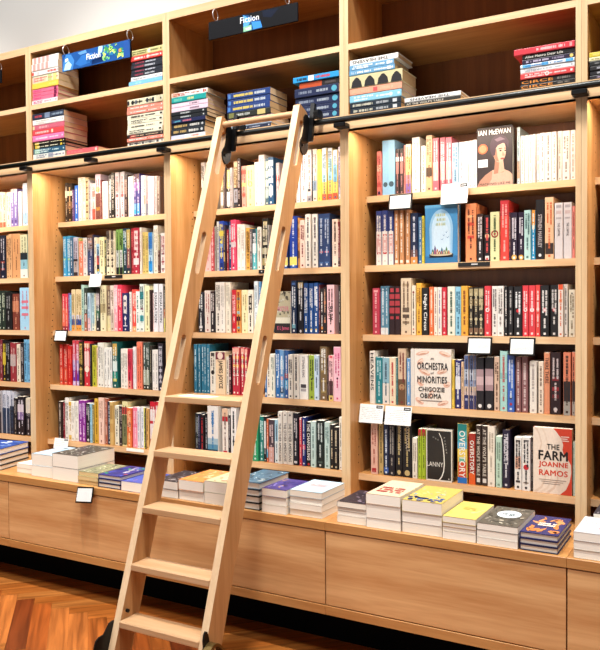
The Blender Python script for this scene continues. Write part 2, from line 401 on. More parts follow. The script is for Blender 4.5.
def art_farm(cv, w, h, d, rnd):
    F = front(w, h, d)
    frect(cv, F, 0, 0, 1, 1, 'd8452c', 0)
    fpoly(cv, F, [(0, 0), (.7, 0), (.85, .08), (.94, .2), (.985, .34), (.975, .46), (.9, .54), (.8, .6), (.76, .68), (.78, .76), (.72, .86), (.6, .95), (.52, 1), (0, 1)], 'f0ddcc', 1)
    for k, (o, c) in enumerate([(0, 'e4cbb6'), (.16, 'ead4c0'), (.32, 'e2c6b0')]):
        fpoly(cv, F, [(.04 + o, 1), (.14 + o, .9), (.2 + o, .76), (.14 + o, .62), (.1 + o, .5), (.13 + o, .5), (.18 + o, .62), (.24 + o, .76), (.17 + o, .91), (.1 + o, 1)], c, 2) if o < .3 else None
        fpoly(cv, F, [(.02 + o, .02), (.2 + o, .1), (.3 + o, .24), (.28 + o, .38), (.31 + o, .38), (.34 + o, .22), (.24 + o, .08), (.08 + o, .0)], c, 2)
    ftext(cv, F, 'THE', .36, .675, .68, .755, '1c1818', 4, .03)
    ftext(cv, F, 'FARM', .15, .515, .89, .65, '1c1818', 4, .035)
    ftext(cv, F, 'JOANNE', .15, .39, .9, .485, 'd8452c', 4, .028)
    ftext(cv, F, 'RAMOS', .16, .275, .89, .36, 'd8452c', 4, .028)
    for k in range(3): frect(cv, F, .16 + .05*k, .205 - .03*k, .86 - .08*k, .215 - .03*k, 'a08c80', 4)
    for k in range(3): frect(cv, F, .72, .87 - .03*k, .93 - .04*(k % 2), .885 - .03*k, 'f4d8cc', 4)

def art_mister(cv, w, h, d, rnd):
    F = front(w, h, d)
    frect(cv, F, 0, .25, 1, 1, 'b4ac90', 0); frect(cv, F, 0, 0, 1, .25, '2a2628', 0)
    frect(cv, F, 0, .24, 1, .38, 'd8d4c0', 1)
    for i in range(34): fell(cv, F, rnd.uniform(.05, .95), rnd.uniform(.4, .98), rnd.uniform(.03, .09), rnd.uniform(.01, .04), rnd.choice(['c8c4b0', '8a8470', '6a6456', 'd4d0c0', '504c44']), 2, 8)
    ftext(cv, F, 'MISTER', .12, .53, .92, .64, 'c87888', 4, .02)
    ftext(cv, F, 'E L James', .18, .06, .92, .17, 'c85878', 4, .02)

def spots(cols, n, lo, hi, base=None, extra=None):
    def fn(cv, w, h, d, rnd):
        F = front(w, h, d)
        for i in range(n):
            a, b = rnd.uniform(.06, .94), rnd.uniform(.05, .95); s = rnd.uniform(lo, hi); s2 = s*rnd.uniform(.35, .8)*.7
            a = min(max(a, s + .02), .98 - s); b = min(max(b, s + .02), .98 - s)
            fell(cv, F, a, b, s, s2, rnd.choice(cols), 1 + i % 5, 9, rot=rnd.uniform(0, 3))
        if extra: extra(cv, F, rnd)
    return fn
def ex_title(col, u0, v0, u1, v1, n=2):
    def fn(cv, F, rnd):
        dv = (v1-v0)/n
        for k in range(n):
            u = u0
            while u < u1:
                l = rnd.uniform(.03, .075)
                if rnd.random() > .12: frect(cv, F, u, v0 + dv*k, min(u1, u + l*.8), v0 + dv*(k + .68), col, 7)
                u += l
    return fn
def ex_blob(col, cu, c, ru, rv, more=None):
    def fn(cv, F, rnd):
        fell(cv, F, cu, c, ru, rv, col, 7, 22)
        if more: more(cv, F, rnd)
    return fn

FACE = {'mcewan': (art_mcewan, '3a3132', .032, 'dark hardback faced out on first lit shelf, portrait cover with orange sticker', True),
        'cloche': (art_cloche, '3f83b5', .036, 'blue hardback faced out on second lit shelf, glass cloche cover', True),
        'orchestra': (art_orchestra, 'efe4d8', .04, 'cream hardback faced out on fourth lit shelf, pink swirls and black title', True),
        'lanny': (art_lanny, '26221f', .026, 'black faced-out book with cream border and curved white line, fifth shelf', True),
        'farm': (art_farm, 'd8452c', .03, 'red and cream paperback faced out at end of fifth lit shelf, right bay', False),
        'mister': (art_mister, 'a8a088', .03, 'grey-green faced-out paperback with pink lettering beside the ladder stile', False)}

# ------------------------------------------------------------------ the setting
mb = MB(); mb.box((-3.2, .36, 0), (6.2, .46, 4.6)); tag(mb.build('wall_back', M_WALL), kind='structure')
# herringbone parquet: every board is a plank of the one floor surface
FLO, FNT, FB = newmat('parquet')
at = FNT.nodes.new('ShaderNodeAttribute'); at.attribute_name = 'Col'
uvn = FNT.nodes.new('ShaderNodeUVMap'); uvn.uv_map = 'grain'
mp = FNT.nodes.new('ShaderNodeMapping'); mp.inputs['Scale'].default_value = (2.2, 34, 1); FNT.links.new(uvn.outputs[0], mp.inputs[0])
n1 = FNT.nodes.new('ShaderNodeTexNoise'); n1.inputs['Scale'].default_value = 1; n1.inputs['Detail'].default_value = 5; n1.inputs['Distortion'].default_value = .6; FNT.links.new(mp.outputs[0], n1.inputs['Vector'])
cr = FNT.nodes.new('ShaderNodeValToRGB'); cr.color_ramp.elements[0].position = .3; cr.color_ramp.elements[0].color = (.5, .42, .36, 1); cr.color_ramp.elements[1].position = .68; cr.color_ramp.elements[1].color = (1.25, 1.2, 1.15, 1)
FNT.links.new(n1.outputs['Fac'], cr.inputs[0])
vm = FNT.nodes.new('ShaderNodeVectorMath'); vm.operation = 'MULTIPLY'; FNT.links.new(at.outputs['Color'], vm.inputs[0]); FNT.links.new(cr.outputs[0], vm.inputs[1])
FNT.links.new(vm.outputs[0], FB.inputs['Base Color']); FB.inputs['Roughness'].default_value = .36; FB.inputs['Specular IOR Level'].default_value = .3
mb = MB(); uvs = []
rf = random.Random(3); bw = .0765; NB = 7; g = .0007
e1 = Vector((1, -1))/math.sqrt(2)*bw; e2 = Vector((1, 1))/math.sqrt(2)*bw; org = Vector((.395, -.437))
tones = ['9a5020', '8a461a', 'a65e26', '7e3e16', '964e1e', 'aa6630', '703414', '9c5824']
mb.poly([(-3.2, -6.2, -.004), (6.2, -6.2, -.004), (6.2, .36, -.004), (-3.2, .36, -.004)], '1c0e06'); uvs += [(0, 0)]*4
def plank(i, j, di, dj):
    pts = [(i, j), (i+di, j), (i+di, j+dj), (i, j+dj)]
    P = [org + e1*a + e2*b for a, b in pts]
    c = sum(P, Vector((0, 0)))/4
    if not (-3 < c.x < 6 and -6 < c.y < .3): return
    Q = [p + (c - p).normalized()*g for p in P]
    col = rf.choice(tones)
    if di < dj: col = rf.choice(['a46028', 'a86a32', '985622', 'a2642c', '9c5a24'])
    mb.poly([(p.x, p.y, 0) for p in Q], col)
    ou, ov = rf.uniform(0, 50), rf.uniform(0, 50)
    L, S = max(di, dj)*bw, min(di, dj)*bw
    uvs.extend([(ou, ov), (ou+L, ov), (ou+L, ov+S), (ou, ov+S)] if di > dj else [(ou, ov), (ou, ov+S), (ou+L, ov+S), (ou+L, ov)])
for k in range(-90, 120):
    for m in range(-12, 14):
        plank(k + m*NB, k - m*NB, NB, 1)
        plank(k + NB + m*NB, k - NB + 1 - m*NB, 1, NB)
fl = mb.build('floor', FLO); tag(fl, kind='structure')
ul = fl.data.uv_layers.new(name='grain')
flat = [q for uv in uvs for q in uv]
ul.data.foreach_set('uv', flat)

# ------------------------------------------------------------------ bookcases
ZT, ZC, ZCF, ZU = 2.637, 2.325, 2.048, 2.002
LEDGE_Z = .513
BAYDESC = {-1: 'oak bookcase bay at the far left with the black sign edge', 0: 'oak bookcase bay under the blue hanging sign', 1: 'oak bookcase bay directly behind the ladder',
           2: 'oak bookcase bay with the faced-out portrait book and most shelf cards', 3: 'oak bookcase bay cut off at the far right'}
DEP = .34
for k in range(-1, 4):
    x0 = k*W + T/2; x1 = x0 + W; o = (x0 + W/2, 0, LEDGE_Z)
    case = empty('bookcase', o, BAYDESC[k], 'bookcase', 'oak bookcase bays along the wall')
    for side in (0, 1):
        a, b = (x0 + .0004, x0 + T/2) if side == 0 else (x1 - T/2, x1 - .0004)
        mb = MB(); mb.box((a, .0008, LEDGE_Z), (b, DEP, ZT), mi=0)
        mb.box((a, 0, LEDGE_Z), (b, .0008, ZT), mi=1)
        # adjustment holes in two slanting rows, following the stepped shelf fronts
        xi = b + .0003 if side == 0 else a - .0003
        z = .66
        while z < 1.985:
            for yy in (rec(z) - .006, .3):
                pts = [(yy + .0032*math.cos(PI*i/4), z + .0032*math.sin(PI*i/4)) for i in range(8)]
                mb.poly([(xi, p[0], p[1]) for p in (pts if side == 0 else pts[::-1])], '000000', 2)
            z += .032
        place(mb, o).build('side_panel', [M_CASE_Z, M_EDGE_Z, M_HOLE], case)
    i0, i1 = x0 + T/2 + .0003, x1 - T/2 - .0003
    mb = MB(); mb.box((i0, .001, ZT - .035), (i1, DEP, ZT), mi=0); mb.box((i0, 0, ZT - .035), (i1, .001, ZT), mi=1); place(mb, o).build('top_board', [M_CASE_X_SHADED, M_EDGE_X], case)
    mb = MB(); mb.box((i0, .001, ZC - .012), (i1, .333, ZC + .012)); mb.box((i0, 0, ZC - .012), (i1, .001, ZC + .012), mi=1); place(mb, o).build('cubby_shelf', [M_CASE_X_SHADED, M_EDGE_X], case)
    mb = MB(); mb.box((i0, .001, ZU), (i1, .333, 2.059)); mb.box((i0, 0, ZU - .009), (i1, .008, ZU + .0002), mi=1); mb.box((i0, 0, ZU - .009), (i1, .001, 2.059), mi=1); place(mb, o).build('fascia_board', [M_EDGE_X, M_EDGE_X], case)  # whole board in paler edge wood, painting in the glow on its underside
    mb = MB(); mb.box((i0, .3335, LEDGE_Z), (i1, DEP - .0004, ZT - .0352)); place(mb, o).build('back_panel', M_BACK_SHADED, case)
    for r, zs in SHELF_Z.items():
        y = rec(zs)
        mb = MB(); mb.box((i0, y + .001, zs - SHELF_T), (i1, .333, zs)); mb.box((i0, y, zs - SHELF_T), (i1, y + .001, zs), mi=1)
        place(mb, o).build('shelf', [M_CASE_X_SHADED, M_EDGE_X], case)
    mb = MB(); mb.box((i0 + .02, .013, ZU - .0028), (i1 - .02, .025, ZU - .0002)); place(mb, o).build('light_strip', M_STRIP, case)

# base cabinets with drawers under the ledge
PY = -.30; PITCH = .849
CABD = {0: 'oak base cabinet with drawer at far left end of the ledge', 1: 'oak base cabinet with drawer under the hanging framed card', 2: 'oak base cabinet with drawer behind the ladder foot',
        3: 'oak base cabinet with wide drawer under the bay of faced-out books', 4: 'oak base cabinet with drawer cut off at the far right'}
for j in range(5):
    x1 = 2.728 + PITCH*(1 - (4 - j)); x0 = x1 - PITCH
    o = ((x0+x1)/2, 0, 0); c = empty('base_cabinet', o, CABD[j], 'cabinet', 'oak base cabinets under the bookcases')
    mb = MB(); mb.box((x0 + .0003, PY, .481), (x1 - .0003, .34, LEDGE_Z - .0003), bev=.0012); place(mb, o).build('worktop', M_LEDGE, c)
    mb = MB(); mb.box((x0 + .0003, PY + .022, .205), (x1 - .0003, .34, .4808)); place(mb, o).build('carcass', M_GAP, c)
    mb = MB(); mb.box((x0 + .0022, PY + .003, .2085), (x1 - .0022, PY + .0215, .4775), bev=.0008); place(mb, o).build('drawer_front', M_DRAWER, c)
    mb = MB(); mb.box((x0 + .0003, PY, .172), (x1 - .0003, .34, .2048), bev=.0008); place(mb, o).build('bottom_board', M_LEDGE, c)
    mb = MB(); mb.box((x0 + .0003, -.12, .0005), (x1 - .0003, -.10, .1716)); place(mb, o).build('toe_kick', M_TOE, c)

# ------------------------------------------------------------------ the rail and its brackets
RY, RZ, RR = -.036, 2.034, .0115
rail = empty('ladder_rail', (1.35, RY, RZ), 'long black rail running along the bookcase fronts above the lit shelves', 'rail')
mb = MB(); mb.tube((-.95, RY, RZ), (3.65, RY, RZ), RR, 18); place(mb, rail.location).build('rail_bar', M_RAIL, rail)
for bx in (.019, .47, .919, 1.819, 2.719, 3.619, -.88):
    mb = MB()
    mb.box((bx - .026, RY - .011, RZ - .03), (bx + .026, -.0008, RZ - .0122), bev=.003)
    mb.box((bx - .012, RY - .006, RZ - .0124), (bx + .012, RY + .006, RZ - .0104))
    place(mb, rail.location).build('bracket', M_BLACK, rail)

# ------------------------------------------------------------------ the ladder
XL, XR, ST_, K = 1.289, 1.661, .028, .338
LO = (1.47, -.6, 0)
lad = empty('library_ladder', LO, 'pale beech library ladder leaning from the floor to the black rail', 'ladder')
def fy(z): return K*z - .8365
SD = .098
def stile(x):
    z0, z1 = .028, 2.094
    mb = MB(); out = [(fy(z0), z0), (fy(z0) + SD, z0), (fy(2.05) + SD - .008, 2.05), (fy(2.07) + SD - .034, 2.072), (fy(z1) + .006, z1), (fy(z1), z1 - .004)]
    mb.prism(out, 0, x, x + ST_)
    cut = MB()
    for a, b in ((1.845, 2.031), (1.431, 1.603), (1.02, 1.194)):
        n = Vector((K, 1)).normalized(); p = Vector((-n.y, n.x)); R = .0145
        c0 = Vector((fy(a) + .041, a)) + n*R; c1 = Vector((fy(b) + .041, b)) - n*R
        ang0 = math.atan2(p.y, p.x)
        pts = [c1 + R*Vector((math.cos(ang0 - PI*i/8), math.sin(ang0 - PI*i/8))) for i in range(9)] + [c0 + R*Vector((math.cos(ang0 - PI - PI*i/8), math.sin(ang0 - PI - PI*i/8))) for i in range(9)]
        cut.prism([(q.x, q.y) for q in pts], 0, x - .01, x + ST_ + .01)
    a = place(mb, LO).build('stile', [M_LADDER, M_LADDER_E], lad)
    b = place(cut, LO).build('slot_cutter', M_LADDER)
    for ob in (a, b):
        bm = bmesh.new(); bm.from_mesh(ob.data); bmesh.ops.recalc_face_normals(bm, faces=bm.faces[:]); bm.to_mesh(ob.data); bm.free()
    b.location = LO
    md = a.modifiers.new('slots', 'BOOLEAN'); md.operation = 'DIFFERENCE'; md.object = b; md.solver = 'EXACT'
    dg = bpy.context.evaluated_depsgraph_get(); dg.update()
    me = bpy.data.meshes.new_from_object(a.evaluated_get(dg)); a.modifiers.clear(); a.data = me
    bpy.data.objects.remove(b)
    bm = bmesh.new(); bm.from_mesh(me); bm.normal_update()
    for f in bm.faces:
        if f.normal.y < -.8 and abs(f.normal.x) < .1: f.material_index = 1
        else: f.material_index = 0
    bm.to_mesh(me); bm.free()
stile(XL); stile(XR)
for i, z in enumerate((.207, .390, .5805, .774, .968)):
    y = fy(z) - .009
    mb = MB(); mb.box((XL + ST_ - .0002, y, z - .024), (XR + .0002, y + .094, z), bev=.003)
    tr = place(mb, LO).build('tread', M_LADDER_X, lad)
    if i == 4:
        mb = MB(); mb.prism([(1.365, y + .02), (1.51, y + .016), (1.52, y + .07), (1.38, y + .074)], 2, z + .0002, z + .001, 'eeece4')
        for q in range(4): mb.poly([(1.395 + .005*q, y + .03 + .01*q, z + .0013), (1.49 - .01*q, y + .028 + .01*q, z + .0013), (1.49 - .01*q, y + .032 + .01*q, z + .0013), (1.395 + .005*q, y + .034 + .01*q, z + .0013)], 'a8a8a8')
        st = place(mb, LO).build('sticker', M_CARD, tr); st['label'] = 'white printed notice stuck on the topmost tread'
mb = MB(); mb.tube((XL + ST_ - .001, fy(2.06) + .027, 2.06), (XR + .001, fy(2.06) + .027, 2.06), .013, 16); place(mb, LO).build('rung', M_LADDER_X, lad)
for x in (XL, XR):
    f = x + ST_ + .0004
    # hook plate with the scalloped edge, and the upright over the rail
    mb = MB()
    pts = [(-.074, 2.06), (-.0615, 2.05), (-.0625, 2.01), (-.066, 1.968), (-.078, 1.915), (-.098, 1.898), (-.113, 1.896), (-.127, 1.908), (-.135, 1.926), (-.135, 1.942), (-.127, 1.956), (-.115, 1.969), (-.107, 1.985), (-.1035, 2.005), (-.102, 2.03), (-.1, 2.048), (-.09, 2.06)]
    mb.prism(pts, 0, f, f + .005)
    mb.tube((f + .004, -.116, 1.934), (f + .0085, -.116, 1.934), .006, 10)
    hk = place(mb, LO).build('hook_plate', M_BLACK, lad); hk['label'] = 'black scalloped steel hook plate'
    mb = MB()
    mb.prism([(-.076, 1.955), (-.063, 1.955), (-.0505, 2.018), (-.0495, 2.05), (-.034, 2.106), (-.05, 2.112), (-.063, 2.05), (-.0645, 2.02)], 0, f + .0055, f + .023)
    mb.prism([(-.062, 2.0485), (-.02, 2.0485), (-.012, 2.066), (-.022, 2.082), (-.05, 2.084), (-.062, 2.07)], 0, f + .0235, f + .042)
    place(mb, LO).build('rail_hook', M_BLACK, lad)
# wheel housings at the foot: one outside each stile
for s, x in ((-1, XL), (1, XR + ST_)):
    a, b = (x - .034, x - .0006) if s < 0 else (x + .0006, x + .034)
    fx = -1 if s < 0 else 1
    prof = [(-.69, .03), (-.7, .1), (-.72, .16), (-.745, .192), (-.77, .203), (-.79, .2), (-.806, .182), (-.818, .17), (-.84, .169), (-.856, .16), (-.864, .14), (-.864, .045), (-.848, .03)] if s < 0 else \
           [(-.74, .03), (-.74, .15), (-.75, .18), (-.757, .2), (-.762, .225), (-.77, .245), (-.779, .25), (-.787, .24), (-.791, .222), (-.789, .2), (-.797, .17), (-.8, .12), (-.8, .03)]
    mb = MB(); mb.prism(prof, 0, (x - .006) if s < 0 else x + .0006, (x - .0006) if s < 0 else x + .006)
    br = place(mb, LO).build('wheel_bracket', M_BLACK, lad)
    mb = MB(); xa, xb = (x - .034, x - .0065) if s < 0 else (x + .0065, x + .034)
    yc = -.775 if s < 0 else -.765
    mb.tube((xa, yc, .0505), (xb, yc, .0505), .05, 28); wl = place(mb, LO).build('wheel', M_BLACK, br)
    mb = MB(); R0, R1 = .058, .0625
    an = [PI*(.02 + .86*i/14) for i in range(15)] if s > 0 else [PI*(.1 + .86*i/14) for i in range(15)]
    pts = [(yc + R1*(1.2 if s > 0 else 1.1)*math.cos(t), .05 + R1*(2.55 if s > 0 else 1.4)*math.sin(t)) for t in an] + [(yc + R0*(1.2 if s > 0 else 1.1)*math.cos(t), .05 + R0*(2.55 if s > 0 else 1.4)*math.sin(t)) for t in reversed(an)]
    mb.prism(pts, 0, xa, xb)
    cp = place(mb, LO).build('wheel_guard', M_BRONZE if s > 0 else M_BLACK, br)
mb = MB(); mb.tube((XL + ST_ - .0005, -.735, .232), (XL + ST_ + .009, -.735, .232), .0065, 12); bt = place(mb, LO).build('bolt', M_BLACK, lad)

# ------------------------------------------------------------------ hanging signs
def sign(name_label, x0, x1, z0, z1, y, rings, art):
    o = ((x0+x1)/2, y, z1); s = empty('hanging_sign', o, name_label, 'sign', 'shelf signs hung on rings')
    mb = MB(); mb.box((x0, y, z0), (x1, y + .0085, z1), '0b0b10', bev=.001)
    def P(u, v, l): return (x0 + (x1-x0)*u, y - .0003 - .00015*l, z0 + (z1-z0)*v)
    art(mb, P)
    place(mb, o).build('sign_board', M_SIGN, s)
    for rx in rings:
        mb = MB(); mb.torus((rx, y + .0085, 2.5748), .0235, .002, (1, .12, 0), 26, 8); place(mb, o).build('ring', M_STEEL, s)
def art_black(mb, P):
    q = lambda pts, c, l: mb.poly([P(u, v, l) for u, v in pts], c)
    q([(.40, .98), (.46, .9), (.6, .5), (.62, .05), (.41, .02)], '1c4a7c', 1); q([(.41, .95), (.5, .62), (.46, .3), (.41, .3)], '58a4e0', 2); q([(.41, .3), (.5, .34), (.5, .05), (.41, .03)], '90d0a0', 2); q([(.5, .5), (.6, .42), (.62, .08), (.52, .06)], '3c8ce0', 3); q([(.43, .2), (.49, .24), (.49, .1), (.44, .1)], 'd8ecd8', 3)
    q([(.62, .96), (.8, .9), (.72, .5), (.63, .62)], '10182c', 1)
    letter(mb, 'Fiction', lambda u, v: P(.375 + .21*u, .52 + .33*v, 8), 'f4f4f4', .012)
def art_blue(mb, P):
    q = lambda pts, c, l: mb.poly([P(u, v, l) for u, v in pts], c)
    q([(.005, .01), (.995, .01), (.995, .99), (.005, .99)], '1c4c8c', 0)
    q([(.005, .0), (.16, .02), (.19, .5), (.14, .9), (.06, .96), (.02, .5)], '3c78b8', 1); q([(.03, .06), (.12, .02), (.15, .3), (.1, .55), (.05, .4)], 'a8cce8', 2); q([(.05, .5), (.1, .6), (.09, .72), (.05, .7)], 'e0ecf4', 3)
    q([(.2, .3), (.3, .7), (.45, .75), (.5, .5), (.42, .2), (.28, .1)], '2c66ac', 1); q([(.24, .9), (.36, .98), (.38, .8), (.28, .76)], '5c8cc4', 2)
    q([(.44, .05), (.62, .1), (.6, .4), (.46, .3)], '0e2c5c', 2); q([(.54, .6), (.6, .62), (.61, .98), (.55, .98)], 'a8d8f0', 2)
    rr = random.Random(9)
    for i in range(46):
        u, v = rr.uniform(.62, .9), rr.uniform(.1, .95); a = rr.uniform(.012, .04)
        c = rr.choice(['6cb85c', '98d070', '3c8c50', 'c8e088', '4ca0a8', '2c7458', 'd8d860', '2870a0'])
        q([(u + a*math.cos(t)*rr.uniform(.6, 1), v + a*4.4*math.sin(t)*rr.uniform(.6, 1)) for t in (0, .9, 1.9, 2.9, 3.9, 5)] if 0.2 < v < .8 else [(u, max(v - .08, .02)), (u + a, v), (u, min(.98, v + .08))], c, 2 + i*.08)
    q([(.84, .4), (.88, .42), (.87, .6), (.84, .58)], 'd08848', 7); q([(.9, .01), (.995, .01), (.995, .99), (.92, .99)], '244c90', 8)
    letter(mb, 'Fiction', lambda u, v: P(.39 + .2*u, .34 + .34*v, 50), 'f4f4f4', .012)
def art_none(mb, P): pass
sign('black hanging sign with white lettering and a blue corner, above the ladder', 1.161, 1.611, 2.469, 2.546, -.004, (1.193, 1.557), art_black)
sign('blue picture sign with white lettering hanging above the left bay', .266, .7115, 2.47, 2.554, -.004, (.285, .702), art_blue)
sign('black hanging sign at the far left edge, only its end showing', -.63, -.181, 2.484, 2.552, -.004, (-.59, -.21), art_none)

# ------------------------------------------------------------------ cards on the shelf fronts and black shelf labels
def card(x, w, ztop, h, y, label, frame=True, tab=True, tilt=.22, roll=0, lines=7, thin=False):
    c = empty('shelf_card', (x + w/2, y, ztop), label, 'card', 'staff review cards on the shelf edges')
    c.rotation_euler = (-tilt, roll, 0)
    mb = MB(); m = .0065 if frame else 0
    if frame:
        f = MB(); f.box((-w/2, -.003, -h), (w/2, .0, 0), '121212', bev=.0012); f.build('card_holder', M_BLACK, c)
    mb.box((-w/2 + m, -.0042, -h + m), (w/2 - m, -.0031, -m), 'dededc')
    rr = random.Random(int(x*1000))
    for i in range(lines):
        z = -m - (h - 2*m)*(.2 + .68*i/max(lines, 1)); u = -w/2 + m + w*.1
        while u < w*.36:
            l = rr.uniform(.003, .009)
            if rr.random() > .2: mb.poly([(u, -.0045, z - .0007), (u + l*.8, -.0045, z - .0007), (u + l*.8, -.0045, z + .0007), (u, -.0045, z + .0007)], '8e9094')
            u += l
    if tab:
        mb.poly([(w*.2, -.0045, -h*.2), (w*.46, -.0045, -h*.2), (w*.46, -.0045, -h*.04), (w*.2, -.0045, -h*.04)], '141414')
        mb.poly([(w*.24, -.0047, -h*.14), (w*.42, -.0047, -h*.14), (w*.42, -.0047, -h*.1), (w*.24, -.0047, -h*.1)], 'c8c8c8')
    mb.build('card_sheet', M_CARD, c)
    mb = MB(); mb.box((-.012, .0004, -.022), (.012, .004, -.004), '202020'); mb.build('clip', M_BLACK, c)
    return c
def ed(r): return rec(SHELF_Z[r]) - .0075
card(1.944, .102, 1.752, .068, ed(1), 'white review card in thick black frame under the pale blue books', tab=False)
card(2.169, .107, 1.775, .083, ed(1) , 'white unframed review card with black tab on first lit shelf', frame=False, lines=6)
card(2.285, .096, 1.178, .068, ed(3), 'black-framed review card on third lit shelf above the black silhouette spines', tab=False, lines=8)
card(2.445, .096, 1.178, .068, ed(3), 'black-framed review card on third lit shelf above the mauve books', tab=False, lines=8)
card(1.842, .104, .899, .075, ed(4), 'white unframed review card nearest the bay side on fourth lit shelf', frame=False, lines=7)
card(1.955, .112, .897, .074, ed(4), 'white unframed review card beneath the black-titled faced-out cream book', frame=False, lines=7)
card(.303, .08, 1.472, .066, ed(2), 'small blank white card hanging from second shelf of the blue-sign bay', frame=False, tab=False, lines=0)
card(.067, .092, 1.186, .062, ed(3), 'small framed white card at shelf end above the red books', tab=False, lines=0)
card(.104, .1, .628, .052, ed(5), 'white card with black tab above the stacks of white-edged books', frame=False, lines=4)
card(.648, .1, .514, .07, PY - .0085, 'framed white card hanging below the ledge under three tan books', tab=False, lines=0, roll=-.09, tilt=.3)
def shelf_label(x, w, r, label, col='151515', h=.016):
    y = rec(SHELF_Z[r]) - .0016
    o = (x + w/2, y, SHELF_Z[r]); mb = MB(); mb.box((x, y - .001, SHELF_Z[r] - h - .002), (x + w, y + .0012, SHELF_Z[r] - .002), col)
    if col < '8': mb.poly([(x + w*.42, y - .0013, SHELF_Z[r] - .012), (x + w*.62, y - .0013, SHELF_Z[r] - .012), (x + w*.62, y - .0013, SHELF_Z[r] - .007), (x + w*.42, y - .0013, SHELF_Z[r] - .007)], 'b8b8b8')
    b = place(mb, o).build('shelf_label', M_CARD); b.location = o; tag(b, label, 'label', 'strip labels on the shelf edges')
shelf_label(2.238, .125, 2, 'black strip label on second lit shelf under the orange book')
shelf_label(.39, .12, 2, 'black strip label beside the small blank white card')
shelf_label(1.318, .03, 2, 'tiny dark strip label on shelf edge between the ladder stiles')
shelf_label(.585, .11, 5, 'white paper strip on lowest shelf edge just before the ladder', 'f0eeea', .014)
